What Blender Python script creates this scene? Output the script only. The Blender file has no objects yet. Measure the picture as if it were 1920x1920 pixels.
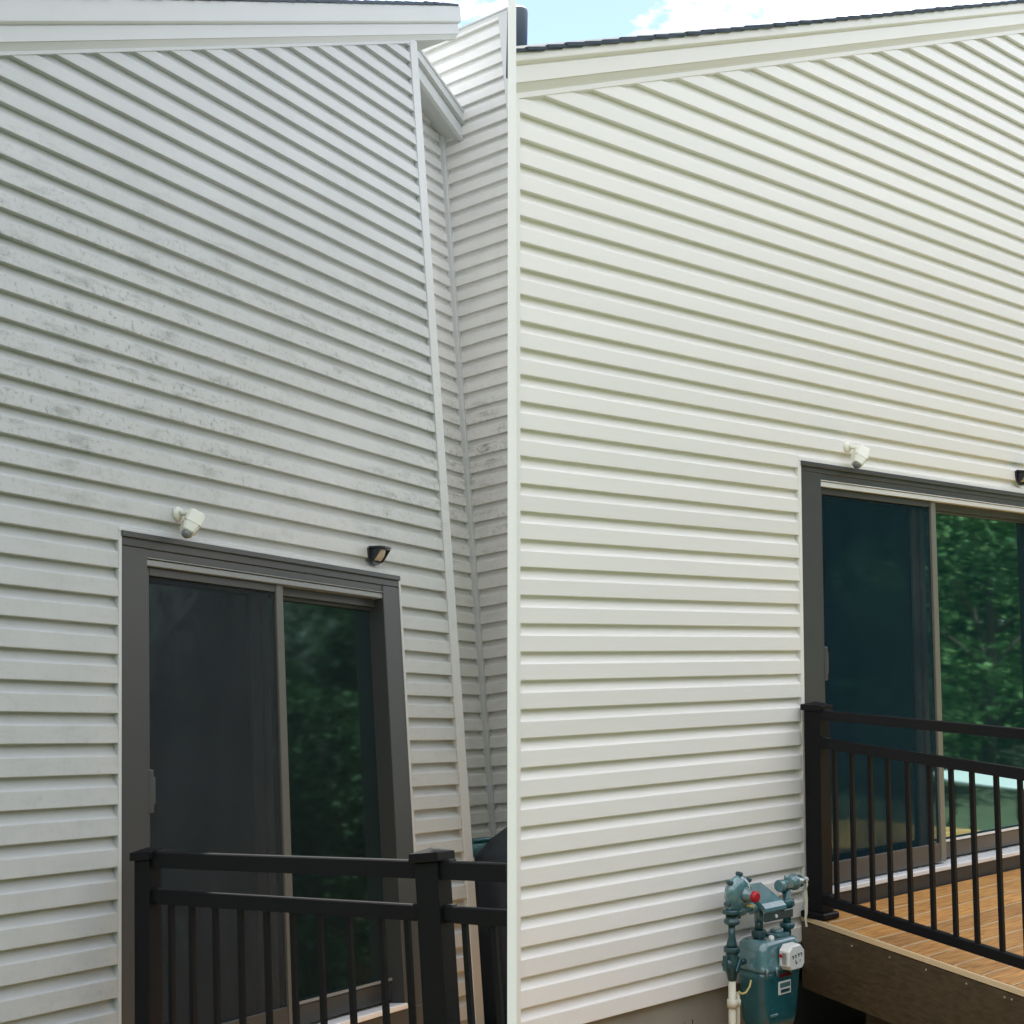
import bpy, bmesh, math, random
from mathutils import Matrix, Vector, noise

random.seed(7)
scene = bpy.context.scene
COL = scene.collection

# ------------------------------------------------------------------ camera
CAM_H = 1.829
cam_d = bpy.data.cameras.new('camera')
cam = bpy.data.objects.new('camera', cam_d)
COL.objects.link(cam)
cam_d.sensor_width = 36.0
cam_d.lens = 50.316
cam_d.shift_x = 0.0
cam_d.shift_y = -0.15673
cam_d.clip_end = 500
cam.location = (0, 0, CAM_H)
cam.rotation_euler = (math.radians(90 + 11.7727), 0, 0)
scene.camera = cam

# ------------------------------------------------------------------ sky, sun, exposure
CO = 0.1143          # height of one siding course
SKY_X = 5.32
SUN_EL, SUN_AZ = math.radians(60), math.radians(8)      # azimuth measured from +Y towards +X
world = bpy.data.worlds.new('World')
scene.world = world
world.use_nodes = True
wn, wl = world.node_tree.nodes, world.node_tree.links
wn.clear()
w_out = wn.new('ShaderNodeOutputWorld')
w_bg = wn.new('ShaderNodeBackground')
w_bg.inputs['Strength'].default_value = 0.05
sky = wn.new('ShaderNodeTexSky')
sky.sky_type = 'NISHITA'
sky.sun_disc = False
sky.sun_elevation = SUN_EL
sky.sun_rotation = SUN_AZ
sky.air_density = 1.0
sky.dust_density = 0.4
sky.ozone_density = 1.0
tc = wn.new('ShaderNodeTexCoord')
mp = wn.new('ShaderNodeMapping')
mp.inputs['Location'].default_value = (SKY_X, 0.1, 0.0)
mp.inputs['Scale'].default_value = (3.2, 3.2, 5.5)
nz = wn.new('ShaderNodeTexNoise')
nz.inputs['Scale'].default_value = 2.1
nz.inputs['Detail'].default_value = 9
nz.inputs['Roughness'].default_value = 0.6
rmp = wn.new('ShaderNodeValToRGB')
rmp.color_ramp.elements[0].position = 0.42
rmp.color_ramp.elements[1].position = 0.70
mixc = wn.new('ShaderNodeMix')
mixc.data_type = 'RGBA'
mixc.inputs['B'].default_value = (22.5, 21.3, 20.1, 1)
wl.new(tc.outputs['Generated'], mp.inputs['Vector'])
wl.new(mp.outputs['Vector'], nz.inputs['Vector'])
wl.new(nz.outputs['Fac'], rmp.inputs['Fac'])
wl.new(rmp.outputs['Color'], mixc.inputs['Factor'])
wl.new(sky.outputs['Color'], mixc.inputs['A'])
wl.new(mixc.outputs['Result'], w_bg.inputs['Color'])
wl.new(w_bg.outputs['Background'], w_out.inputs['Surface'])

sun_d = bpy.data.lights.new('sun', 'SUN')
sun_d.energy = 3.2
sun_d.angle = math.radians(0.5)
sun_d.color = (1.0, 0.95, 0.87)
sun = bpy.data.objects.new('sun', sun_d)
COL.objects.link(sun)
sdir = Vector((math.sin(SUN_AZ) * math.cos(SUN_EL), math.cos(SUN_AZ) * math.cos(SUN_EL), math.sin(SUN_EL)))
sun.rotation_euler = sdir.to_track_quat('Z', 'Y').to_euler()
sun.location = (0, 20, 30)

scene.view_settings.view_transform = 'Standard'
scene.view_settings.look = 'None'
scene.view_settings.gamma = 1.0
scene.view_settings.exposure = 2.3
scene.view_settings.use_curve_mapping = False

# the two house fronts stand at an angle to each other; each has its own frame
# (x along the wall, y into the house, z up the wall)
GREY = Matrix(((0.486406, -0.869972, -0.080984, -1.503284), (0.872443, 0.478563, 0.099093, 5.531745),
               (-0.047453, -0.118854, 0.991777, -1.827155 + CAM_H), (0, 0, 0, 1)))
CLEAN = Matrix(((0.721166, -0.692440, 0.021104, 1.446568), (0.692757, 0.720709, -0.025824, 7.429876),
                (0.002671, 0.033243, 0.999444, -1.829210 + CAM_H), (0, 0, 0, 1)))

# ------------------------------------------------------------------ materials
def nodes_of(name):
    m = bpy.data.materials.new(name)
    m.use_nodes = True
    nt = m.node_tree
    return m, nt, nt.nodes, nt.links, nt.nodes['Principled BSDF']

def rgba(c):
    return (c[0], c[1], c[2], 1)

def mat(name, col, rough=0.5, metal=0.0, spec=0.5, var=0.12, scale=6.0, bump=0.0, bscale=80.0, stretch=(1, 1, 1), per=0.0):
    m, nt, n, l, b = nodes_of(name)
    t = n.new('ShaderNodeTexCoord')
    mpn = n.new('ShaderNodeMapping')
    mpn.inputs['Scale'].default_value = stretch
    l.new(t.outputs['Object'], mpn.inputs['Vector'])
    x = n.new('ShaderNodeTexNoise')
    x.inputs['Scale'].default_value = scale
    x.inputs['Detail'].default_value = 6
    l.new(mpn.outputs['Vector'], x.inputs['Vector'])
    r = n.new('ShaderNodeMix')
    r.data_type = 'RGBA'
    r.inputs['A'].default_value = rgba([c * (1 - var) for c in col])
    r.inputs['B'].default_value = rgba([min(1, c * (1 + var)) for c in col])
    l.new(x.outputs['Fac'], r.inputs['Factor'])
    if per:
        # small piece-to-piece differences between batches of siding
        o = n.new('ShaderNodeObjectInfo')
        mr = n.new('ShaderNodeMapRange')
        mr.inputs['To Min'].default_value = 1 - per
        mr.inputs['To Max'].default_value = 1.0
        l.new(o.outputs['Random'], mr.inputs['Value'])
        hv = n.new('ShaderNodeHueSaturation')
        l.new(mr.outputs['Result'], hv.inputs['Value'])
        l.new(r.outputs['Result'], hv.inputs['Color'])
        l.new(hv.outputs['Color'], b.inputs['Base Color'])
    else:
        l.new(r.outputs['Result'], b.inputs['Base Color'])
    b.inputs['Roughness'].default_value = rough
    b.inputs['Metallic'].default_value = metal
    b.inputs['Specular IOR Level'].default_value = spec
    if bump:
        y = n.new('ShaderNodeTexNoise')
        y.inputs['Scale'].default_value = bscale
        y.inputs['Detail'].default_value = 4
        l.new(mpn.outputs['Vector'], y.inputs['Vector'])
        bp = n.new('ShaderNodeBump')
        bp.inputs['Strength'].default_value = bump
        bp.inputs['Distance'].default_value = 0.002
        l.new(y.outputs['Fac'], bp.inputs['Height'])
        l.new(bp.outputs['Normal'], b.inputs['Normal'])
    return m

def soiled_vinyl(name, col, grime, amount):
    """vinyl with mildew specks, blotches and runs; coordinates are the house's own"""
    m, nt, n, l, b = nodes_of(name)
    t = n.new('ShaderNodeTexCoord')

    def tex(scale, detail, stretch, rough=0.6):
        mpn = n.new('ShaderNodeMapping')
        mpn.inputs['Scale'].default_value = stretch
        l.new(t.outputs['Object'], mpn.inputs['Vector'])
        x = n.new('ShaderNodeTexNoise')
        x.inputs['Scale'].default_value = scale
        x.inputs['Detail'].default_value = detail
        x.inputs['Roughness'].default_value = rough
        l.new(mpn.outputs['Vector'], x.inputs['Vector'])
        return x.outputs['Fac']

    def ramp(v, a, c):
        q = n.new('ShaderNodeMapRange')
        q.interpolation_type = 'SMOOTHSTEP'
        q.inputs['From Min'].default_value = a
        q.inputs['From Max'].default_value = c
        l.new(v, q.inputs['Value'])
        return q.outputs['Result']

    def mul(a, c):
        q = n.new('ShaderNodeMath')
        q.operation = 'MULTIPLY'
        l.new(a, q.inputs[0])
        if isinstance(c, float):
            q.inputs[1].default_value = c
        else:
            l.new(c, q.inputs[1])
        return q.outputs[0]

    def add(a, c):
        q = n.new('ShaderNodeMath')
        q.operation = 'ADD'
        q.use_clamp = True
        l.new(a, q.inputs[0])
        l.new(c, q.inputs[1])
        return q.outputs[0]

    sep = n.new('ShaderNodeSeparateXYZ')
    l.new(t.outputs['Object'], sep.inputs['Vector'])
    # mildew sits in a band some three metres up and thins out below and above it
    lo, hi = ramp(sep.outputs['Z'], 2.2, 2.9), ramp(sep.outputs['Z'], 4.3, 3.3)
    band = add(mul(lo, hi), mul(ramp(sep.outputs['Z'], 4.0, 0.5), 0.30))
    where = mul(ramp(tex(1.0, 6, (0.42, 0.42, 1.5)), 0.27, 0.60), band)
    fr = n.new('ShaderNodeMath')
    fr.operation = 'FRACT'
    l.new(mul(sep.outputs['Z'], 1.0 / CO), fr.inputs[0])
    face = add(ramp(fr.outputs[0], 0.64, 0.54), mul(ramp(fr.outputs[0], 0.0, 1.0), 0.25))
    specks = mul(mul(ramp(tex(48, 6, (1, 1, 0.75), 0.75), 0.53, 0.66), where), face)
    blotch = mul(mul(ramp(tex(10, 8, (0.5, 0.5, 1.5), 0.72), 0.49, 0.68), where), face)
    runs = ramp(tex(7, 5, (1.6, 1.6, 0.35)), 0.5, 0.8)
    film = ramp(tex(2.2, 6, (1, 1, 1)), 0.3, 0.75)
    dirt = add(add(mul(specks, 0.75 * amount), mul(blotch, 0.70 * amount)),
               add(mul(runs, 0.08 * amount), mul(film, 0.14 * amount)))
    mx = n.new('ShaderNodeMix')
    mx.data_type = 'RGBA'
    mx.inputs['A'].default_value = rgba(col)
    mx.inputs['B'].default_value = rgba(grime)
    l.new(dirt, mx.inputs['Factor'])
    l.new(mx.outputs['Result'], b.inputs['Base Color'])
    b.inputs['Roughness'].default_value = 0.5
    b.inputs['Specular IOR Level'].default_value = 0.4
    return m

def wood(name, c1, c2, rough=0.55, along=(1.2, 14, 14)):
    m, nt, n, l, b = nodes_of(name)
    t = n.new('ShaderNodeTexCoord')
    o = n.new('ShaderNodeObjectInfo')
    ad = n.new('ShaderNodeVectorMath')
    ad.operation = 'ADD'
    l.new(t.outputs['Object'], ad.inputs[0])
    l.new(o.outputs['Random'], ad.inputs[1])
    mpn = n.new('ShaderNodeMapping')
    mpn.inputs['Scale'].default_value = along
    l.new(ad.outputs['Vector'], mpn.inputs['Vector'])
    x = n.new('ShaderNodeTexNoise')
    x.inputs['Scale'].default_value = 5
    x.inputs['Detail'].default_value = 8
    x.inputs['Distortion'].default_value = 0.6
    l.new(mpn.outputs['Vector'], x.inputs['Vector'])
    r = n.new('ShaderNodeValToRGB')
    r.color_ramp.elements[0].position = 0.32
    r.color_ramp.elements[1].position = 0.68
    r.color_ramp.elements[0].color = rgba(c1)
    r.color_ramp.elements[1].color = rgba(c2)
    l.new(x.outputs['Fac'], r.inputs['Fac'])
    hv = n.new('ShaderNodeHueSaturation')
    mr = n.new('ShaderNodeMapRange')
    mr.inputs['To Min'].default_value = 0.82
    mr.inputs['To Max'].default_value = 1.15
    l.new(o.outputs['Random'], mr.inputs['Value'])
    l.new(mr.outputs['Result'], hv.inputs['Value'])
    l.new(r.outputs['Color'], hv.inputs['Color'])
    l.new(hv.outputs['Color'], b.inputs['Base Color'])
    b.inputs['Roughness'].default_value = rough
    bp = n.new('ShaderNodeBump')
    bp.inputs['Strength'].default_value = 0.25
    bp.inputs['Distance'].default_value = 0.002
    l.new(x.outputs['Fac'], bp.inputs['Height'])
    l.new(bp.outputs['Normal'], b.inputs['Normal'])
    return m

def worn_paint(name, col, worn, rough=0.25, spec=0.7, coat=0.3):
    """enamel with dust, darker grime and small rusty chips"""
    m, nt, n, l, b = nodes_of(name)
    t = n.new('ShaderNodeTexCoord')
    out = None
    for sc, det, a, c, k2, fac in ((9, 6, 0.35, 0.75, [q * 0.55 for q in col], 0.8), (26, 7, 0.60, 0.72, [min(1, q * 1.7 + 0.03) for q in col], 0.5), (55, 8, 0.66, 0.70, worn, 0.85)):
        x = n.new('ShaderNodeTexNoise')
        x.inputs['Scale'].default_value = sc
        x.inputs['Detail'].default_value = det
        l.new(t.outputs['Object'], x.inputs['Vector'])
        q = n.new('ShaderNodeMapRange')
        q.inputs['From Min'].default_value = a
        q.inputs['From Max'].default_value = c
        q.inputs['To Max'].default_value = fac
        l.new(x.outputs['Fac'], q.inputs['Value'])
        mx = n.new('ShaderNodeMix')
        mx.data_type = 'RGBA'
        if out is None:
            mx.inputs['A'].default_value = rgba(col)
        else:
            l.new(out, mx.inputs['A'])
        mx.inputs['B'].default_value = rgba(k2)
        l.new(q.outputs['Result'], mx.inputs['Factor'])
        out = mx.outputs['Result']
    l.new(out, b.inputs['Base Color'])
    b.inputs['Roughness'].default_value = rough
    b.inputs['Specular IOR Level'].default_value = spec
    y = n.new('ShaderNodeTexNoise')
    y.inputs['Scale'].default_value = 120
    b.inputs['Coat Weight'].default_value = coat
    b.inputs['Coat Roughness'].default_value = 0.12
    l.new(t.outputs['Object'], y.inputs['Vector'])
    bp = n.new('ShaderNodeBump')
    bp.inputs['Strength'].default_value = 0.15
    bp.inputs['Distance'].default_value = 0.001
    l.new(y.outputs['Fac'], bp.inputs['Height'])
    l.new(bp.outputs['Normal'], b.inputs['Normal'])
    return m

def glass_mat(name, tint, refl, rough=0.036):
    m = bpy.data.materials.new(name)
    m.use_nodes = True
    n, l = m.node_tree.nodes, m.node_tree.links
    n.clear()
    out = n.new('ShaderNodeOutputMaterial')
    dif = n.new('ShaderNodeBsdfDiffuse')
    dif.inputs['Color'].default_value = rgba(tint)
    gl = n.new('ShaderNodeBsdfGlossy')
    gl.inputs['Color'].default_value = (0.58, 0.90, 0.92, 1)
    gl.inputs['Roughness'].default_value = rough
    t = n.new('ShaderNodeTexCoord')
    x = n.new('ShaderNodeTexNoise')
    x.inputs['Scale'].default_value = 1.6
    bp = n.new('ShaderNodeBump')
    bp.inputs['Strength'].default_value = 0.05
    bp.inputs['Distance'].default_value = 0.02
    l.new(t.outputs['Object'], x.inputs['Vector'])
    l.new(x.outputs['Fac'], bp.inputs['Height'])
    l.new(bp.outputs['Normal'], gl.inputs['Normal'])
    mx = n.new('ShaderNodeMixShader')
    mx.inputs['Fac'].default_value = refl
    l.new(dif.outputs['BSDF'], mx.inputs[1])
    l.new(gl.outputs['BSDF'], mx.inputs[2])
    l.new(mx.outputs['Shader'], out.inputs['Surface'])
    return m

def screen_mat(name, col, cover):
    m = bpy.data.materials.new(name)
    m.use_nodes = True
    n, l = m.node_tree.nodes, m.node_tree.links
    n.clear()
    out = n.new('ShaderNodeOutputMaterial')
    dif = n.new('ShaderNodeBsdfDiffuse')
    dif.inputs['Color'].default_value = rgba(col)
    tr = n.new('ShaderNodeBsdfTransparent')
    mx = n.new('ShaderNodeMixShader')
    # dust and rain marks make the mesh denser in places
    t = n.new('ShaderNodeTexCoord')
    mpn = n.new('ShaderNodeMapping')
    mpn.inputs['Scale'].default_value = (1, 1, 0.45)
    x = n.new('ShaderNodeTexNoise')
    x.inputs['Scale'].default_value = 4.5
    x.inputs['Detail'].default_value = 7
    q = n.new('ShaderNodeMapRange')
    q.inputs['From Min'].default_value = 0.3
    q.inputs['From Max'].default_value = 0.7
    q.inputs['To Min'].default_value = cover - 0.16
    q.inputs['To Max'].default_value = cover + 0.16
    l.new(t.outputs['Object'], mpn.inputs['Vector'])
    l.new(mpn.outputs['Vector'], x.inputs['Vector'])
    l.new(x.outputs['Fac'], q.inputs['Value'])
    l.new(q.outputs['Result'], mx.inputs['Fac'])
    l.new(tr.outputs['BSDF'], mx.inputs[1])
    l.new(dif.outputs['BSDF'], mx.inputs[2])
    l.new(mx.outputs['Shader'], out.inputs['Surface'])
    return m

def leaf_mat(name, c1, c2):
    m, nt, n, l, b = nodes_of(name)
    g = n.new('ShaderNodeNewGeometry')
    mx = n.new('ShaderNodeMix')
    mx.data_type = 'RGBA'
    mx.inputs['A'].default_value = rgba(c1)
    mx.inputs['B'].default_value = rgba(c2)
    l.new(g.outputs['Random Per Island'], mx.inputs['Factor'])
    l.new(mx.outputs['Result'], b.inputs['Base Color'])
    b.inputs['Roughness'].default_value = 0.75
    b.inputs['Specular IOR Level'].default_value = 0.2
    return m

M = {}
M['grey_siding'] = soiled_vinyl('soiled_grey_vinyl', (0.455, 0.474, 0.470), (0.12, 0.135, 0.115), 0.78)
M['wing_siding'] = soiled_vinyl('soiled_vinyl_lit_copy', (0.62, 0.625, 0.612), (0.19, 0.185, 0.15), 1.05)  # same vinyl, base lightened to offset the dim light on the wing
M['grey_trim'] = soiled_vinyl('soiled_grey_trim', (0.48, 0.50, 0.50), (0.20, 0.21, 0.19), 0.35)
M['clean_siding'] = mat('clean_white_vinyl', (0.86, 0.85, 0.815), rough=0.34, spec=0.45, var=0.02, scale=1.5, bump=0.10, bscale=9, stretch=(1.2, 1.2, 16), per=0.05)
M['clean_trim'] = mat('clean_white_trim', (0.83, 0.82, 0.79), rough=0.4, spec=0.45, var=0.015, scale=2)
M['sheath'] = mat('bounce_white_backing', (0.78, 0.78, 0.76), rough=0.9, var=0.03)  # kept white so the clean wall's unseen back bounces sun onto the wing
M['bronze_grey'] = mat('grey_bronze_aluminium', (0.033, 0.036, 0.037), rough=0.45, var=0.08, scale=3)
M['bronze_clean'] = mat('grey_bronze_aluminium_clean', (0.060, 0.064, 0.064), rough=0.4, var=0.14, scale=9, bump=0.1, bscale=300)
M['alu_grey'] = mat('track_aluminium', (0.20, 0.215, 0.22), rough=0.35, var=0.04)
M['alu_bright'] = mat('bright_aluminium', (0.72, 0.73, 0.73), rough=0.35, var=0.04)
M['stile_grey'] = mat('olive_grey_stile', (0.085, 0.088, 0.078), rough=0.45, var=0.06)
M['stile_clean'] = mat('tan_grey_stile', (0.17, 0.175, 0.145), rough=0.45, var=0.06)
M['glass'] = glass_mat('door_glass', (0.004, 0.018, 0.024), 0.30)
M['glass_far'] = glass_mat('door_glass_shaded', (0.009, 0.016, 0.018), 0.22, 0.075)
M['glass_dim'] = glass_mat('door_glass_dim', (0.008, 0.030, 0.042), 0.25, 0.05)
M['screen'] = screen_mat('insect_screen', (0.016, 0.040, 0.054), 0.42)
M['screen_grey'] = screen_mat('grey_insect_screen', (0.034, 0.042, 0.048), 0.5)
M['glass_grey'] = glass_mat('door_glass_grey', (0.010, 0.018, 0.024), 0.15)
M['rail'] = mat('dark_brown_rail', (0.0075, 0.0078, 0.009), rough=0.45, spec=0.14, var=0.15, bump=0.08, bscale=60)
M['deck'] = wood('tan_deck_board', (0.33, 0.135, 0.026), (0.60, 0.315, 0.080), rough=0.7)
M['deck_edge'] = mat('deck_board_edge', (0.72, 0.54, 0.32), rough=0.5, var=0.1)
M['rim'] = wood('dark_brown_rim', (0.044, 0.029, 0.013), (0.080, 0.054, 0.027), along=(14, 1.2, 14))
M['screw'] = mat('screw_steel', (0.55, 0.52, 0.46), rough=0.35, metal=0.8, var=0.05)
M['shingle'] = mat('blue_grey_shingle', (0.055, 0.075, 0.10), rough=0.9, var=0.35, scale=40, bump=0.5, bscale=300)
M['pipe_dark'] = mat('vent_pipe_paint', (0.06, 0.085, 0.12), rough=0.5, var=0.1)
M['concrete'] = mat('foundation_concrete', (0.30, 0.29, 0.25), rough=0.9, var=0.18, scale=5, bump=0.5, bscale=60)
M['teal'] = worn_paint('teal_meter_enamel', (0.018, 0.115, 0.138), (0.10, 0.055, 0.03))
M['teal_grey'] = worn_paint('teal_grey_casting', (0.095, 0.215, 0.235), (0.11, 0.07, 0.045), 0.2, 0.85, 0.7)
M['teal_dark'] = worn_paint('dark_teal_pipe', (0.010, 0.060, 0.072), (0.09, 0.05, 0.03), 0.3, 0.6)
M['meter_white'] = mat('meter_index_plastic', (0.70, 0.72, 0.70), rough=0.35, var=0.04)
M['teal_light'] = worn_paint('pale_teal_enamel', (0.18, 0.42, 0.43), (0.16, 0.12, 0.09))
M['red'] = mat('red_plastic', (0.42, 0.008, 0.022), rough=0.4, var=0.05)
M['maroon'] = mat('maroon_label', (0.11, 0.008, 0.016), rough=0.5, var=0.2, scale=60)
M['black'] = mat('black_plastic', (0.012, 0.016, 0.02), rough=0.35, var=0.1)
M['steel'] = mat('grey_steel', (0.42, 0.46, 0.46), rough=0.35, metal=0.5, var=0.08)
M['pvc'] = mat('cream_pvc', (0.62, 0.60, 0.48), rough=0.45, var=0.06, scale=20)
M['yellow'] = mat('yellow_wire', (0.58, 0.48, 0.16), rough=0.5, var=0.08)
M['cam_grey'] = mat('soiled_white_plastic', (0.56, 0.58, 0.50), rough=0.4, var=0.05)
M['cam_white'] = mat('cream_white_plastic', (0.80, 0.80, 0.69), rough=0.35, var=0.03)
M['lens'] = mat('smoked_lens', (0.16, 0.18, 0.20), rough=0.12, var=0.05)
M['lamp_lens'] = mat('cream_lamp_lens', (0.42, 0.35, 0.28), rough=0.25, var=0.1, scale=30)
M['tarp'] = mat('black_tarp', (0.010, 0.014, 0.019), rough=0.55, var=0.3, scale=5, bump=0.4, bscale=14)
M['soil'] = mat('dark_soil', (0.012, 0.011, 0.010), rough=1.0, var=0.4, scale=9, bump=0.7, bscale=30)
M['lawn'] = mat('mown_lawn', (0.056, 0.069, 0.028), rough=0.95, var=0.35, scale=4, bump=0.8, bscale=90)
M['bark'] = mat('tree_bark', (0.09, 0.07, 0.05), rough=0.95, var=0.3, scale=12, bump=0.8, bscale=30, stretch=(1, 1, 0.2))
M['leaf_dark'] = leaf_mat('dark_leaf', (0.012, 0.040, 0.014), (0.05, 0.12, 0.035))
M['leaf_light'] = leaf_mat('light_leaf', (0.05, 0.13, 0.04), (0.15, 0.25, 0.08))
M['table_top'] = mat('white_table_top', (0.78, 0.78, 0.76), rough=0.3, var=0.03)
M['divider'] = mat('white_divider_paint', (0.93, 0.93, 0.93), rough=0.35, var=0.01)
M['weed'] = leaf_mat('weed_leaf', (0.02, 0.04, 0.012), (0.05, 0.08, 0.02))

# ------------------------------------------------------------------ building helpers
class MB:
    """collects shapes, then becomes one mesh object"""
    def __init__(s):
        s.bm = bmesh.new()

    def box(s, x0, x1, y0, y1, z0, z1, bev=0.0, seg=1, mtx=None):
        g = bmesh.ops.create_cube(s.bm, size=1.0)
        vs = g['verts']
        for v in vs:
            v.co = Vector(((x0 + x1) / 2 + v.co.x * (x1 - x0), (y0 + y1) / 2 + v.co.y * (y1 - y0), (z0 + z1) / 2 + v.co.z * (z1 - z0)))
        if bev:
            es = list({e for v in vs for e in v.link_edges})
            r = bmesh.ops.bevel(s.bm, geom=es, offset=bev, segments=seg, affect='EDGES', profile=0.5)
            vs = list({v for f in r['faces'] for v in f.verts} | {v for v in vs if v.is_valid})
        if mtx is not None:
            for v in vs:
                if v.is_valid:
                    v.co = mtx @ v.co
        return s

    def lathe(s, prof, n=20, mtx=None, cap=True):
        """prof: (radius, height) pairs along z"""
        rings = []
        for r, h in prof:
            ring = []
            for k in range(n):
                a = 2 * math.pi * k / n
                p = Vector((r * math.cos(a), r * math.sin(a), h))
                ring.append(s.bm.verts.new(mtx @ p if mtx is not None else p))
            rings.append(ring)
        for a, b in zip(rings, rings[1:]):
            for k in range(n):
                f = s.bm.faces.new((a[k], a[(k + 1) % n], b[(k + 1) % n], b[k]))
                f.smooth = True
        if cap:
            s.bm.faces.new(list(reversed(rings[0])))
            s.bm.faces.new(rings[-1])
        return s

    def tube(s, pts, r, n=10, taper=None):
        pts = [Vector(p) for p in pts]
        rings = []
        up = Vector((0.31, 0.17, 0.93)).normalized()
        for i, p in enumerate(pts):
            d = (pts[min(i + 1, len(pts) - 1)] - pts[max(i - 1, 0)]).normalized()
            u = d.cross(up)
            if u.length < 1e-3:
                u = d.cross(Vector((1, 0, 0)))
            u.normalize()
            v = d.cross(u).normalized()
            rr = r if taper is None else taper[i]
            rings.append([s.bm.verts.new(p + u * rr * math.cos(2 * math.pi * k / n) + v * rr * math.sin(2 * math.pi * k / n)) for k in range(n)])
        for a, b in zip(rings, rings[1:]):
            for k in range(n):
                f = s.bm.faces.new((a[k], a[(k + 1) % n], b[(k + 1) % n], b[k]))
                f.smooth = True
        s.bm.faces.new(list(reversed(rings[0])))
        s.bm.faces.new(rings[-1])
        return s

    def prism(s, poly, axis, a0, a1):
        """poly in the plane across 'axis', pushed from a0 to a1"""
        def P(q, a):
            if axis == 'y':
                return Vector((q[0], a, q[1]))
            if axis == 'x':
                return Vector((a, q[0], q[1]))
            return Vector((q[0], q[1], a))
        A = [s.bm.verts.new(P(q, a0)) for q in poly]
        B = [s.bm.verts.new(P(q, a1)) for q in poly]
        k = len(poly)
        s.bm.faces.new(A)
        s.bm.faces.new(list(reversed(B)))
        for i in range(k):
            s.bm.faces.new((A[i], B[i], B[(i + 1) % k], A[(i + 1) % k]))
        return s

    def sweep(s, sec, p0, p1, frame, mitre=0.0):
        """section points (o, h) swept from p0 to p1; frame gives the two axes of the section"""
        o, h = frame
        A = [s.bm.verts.new(Vector(p0) + o * q[0] + h * q[1] - Vector((mitre * q[0], 0, 0))) for q in sec]
        B = [s.bm.verts.new(Vector(p1) + o * q[0] + h * q[1]) for q in sec]
        k = len(sec)
        for i in range(k):
            s.bm.faces.new((A[i], A[(i + 1) % k], B[(i + 1) % k], B[i]))
        s.bm.faces.new(A)
        s.bm.faces.new(list(reversed(B)))
        return s

    def hexa(s, lo, hi):
        a = [s.bm.verts.new(Vector(q)) for q in lo]
        b = [s.bm.verts.new(Vector(q)) for q in hi]
        s.bm.faces.new(a)
        s.bm.faces.new(list(reversed(b)))
        for i in range(4):
            s.bm.faces.new((a[i], a[(i + 1) % 4], b[(i + 1) % 4], b[i]))
        return s

    def mesh(s, name):
        bmesh.ops.recalc_face_normals(s.bm, faces=s.bm.faces[:])
        me = bpy.data.meshes.new(name)
        s.bm.to_mesh(me)
        s.bm.free()
        return me

    def build(s, name, m, parent=None, at=None, label=None):
        me = s.mesh(name)
        me.materials.append(m)
        o = bpy.data.objects.new(name, me)
        COL.objects.link(o)
        if parent is not None:
            o.parent = parent
        if at is not None:
            o.location = at
        if label:
            o['label'] = label
        return o

def thing(name, label, cat, mtx, group=None):
    o = bpy.data.objects.new(name, None)
    COL.objects.link(o)
    o.empty_display_size = 0.2
    o.matrix_world = mtx
    o['label'] = label
    o['category'] = cat
    if group:
        o['group'] = group
    return o

def T(x, y, z):
    return Matrix.Translation((x, y, z))

def copy_part(o, parent, loc=None):
    c = o.copy()
    COL.objects.link(c)
    c.parent = parent
    if loc is not None:
        c.location = loc
    for ch in list(o.children):
        copy_part(ch, c)
    return c

# ------------------------------------------------------------------ vinyl siding
PROFILE = [(0.0, 0.0005), (0.0, 0.0270), (0.022, 0.0278), (0.30, 0.0264), (0.560, 0.0252), (0.585, 0.0236), (0.612, 0.0192),
           (0.645, 0.0152), (0.69, 0.0112), (0.735, 0.0080), (0.785, 0.0054), (0.84, 0.0034), (0.91, 0.0018), (1.02, 0.0005)]

def siding_piece(parent, k, xl, xr, m, plane=None, segs=6, amp=1.0, ztop=None, zbot=None):
    """one exposed course; xl/xr give the ends at a height; plane maps (x, out, z) into the house frame"""
    v0 = k * CO
    if plane is None:
        plane = lambda x, o, z: Vector((x, -o, z))
    bm = bmesh.new()
    rows = []
    sd = random.uniform(0, 100)
    for (f, o) in PROFILE:
        z = v0 + f * CO
        if ztop is not None:
            z = min(z, ztop)
        if zbot is not None:
            z = max(z, zbot)
        a, b = xl(z), xr(z)
        if b < a + 0.004:
            b = a + 0.004
        row = []
        for i in range(segs + 1):
            x = a + (b - a) * i / segs
            w = noise.noise(Vector((x * 0.9 + sd, k * 3.7, 0.3)))
            w2 = noise.noise(Vector((x * 1.3 + sd, k * 1.9, 7.3)))
            row.append(bm.verts.new(plane(x, o + amp * 0.0009 * w * (0.3 + f), z + amp * 0.0011 * w2 * (1 - f))))
        rows.append(row)
    for r in range(len(rows) - 1):
        for i in range(segs):
            f = bm.faces.new((rows[r][i], rows[r][i + 1], rows[r + 1][i + 1], rows[r + 1][i]))
            f.smooth = False
    me = bpy.data.meshes.new('siding_plank')
    bm.to_mesh(me)
    bm.free()
    me.materials.append(m)
    o = bpy.data.objects.new('siding_plank', me)
    COL.objects.link(o)
    o.parent = parent
    return o

def rake_section(low, top=0.198):
    """(out, up) outline of the rake trim, seen along the slope"""
    return {'frieze': [(0.0, low), (0.030, low), (0.030, 0.006), (0.0, 0.006)],
            'soffit': [(0.0, 0.0065), (0.029, 0.0065), (0.034, 0.016), (0.050, 0.040), (0.0, 0.040)],
            'lower_board': [(0.0, 0.0405), (0.055, 0.0405), (0.056, 0.112), (0.053, 0.118), (0.0, 0.118)],
            'upper_board': [(0.0, 0.1185), (0.056, 0.1185), (0.063, 0.122), (0.071, 0.130), (0.072, 0.134), (0.072, top), (0.0, top)]}

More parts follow.
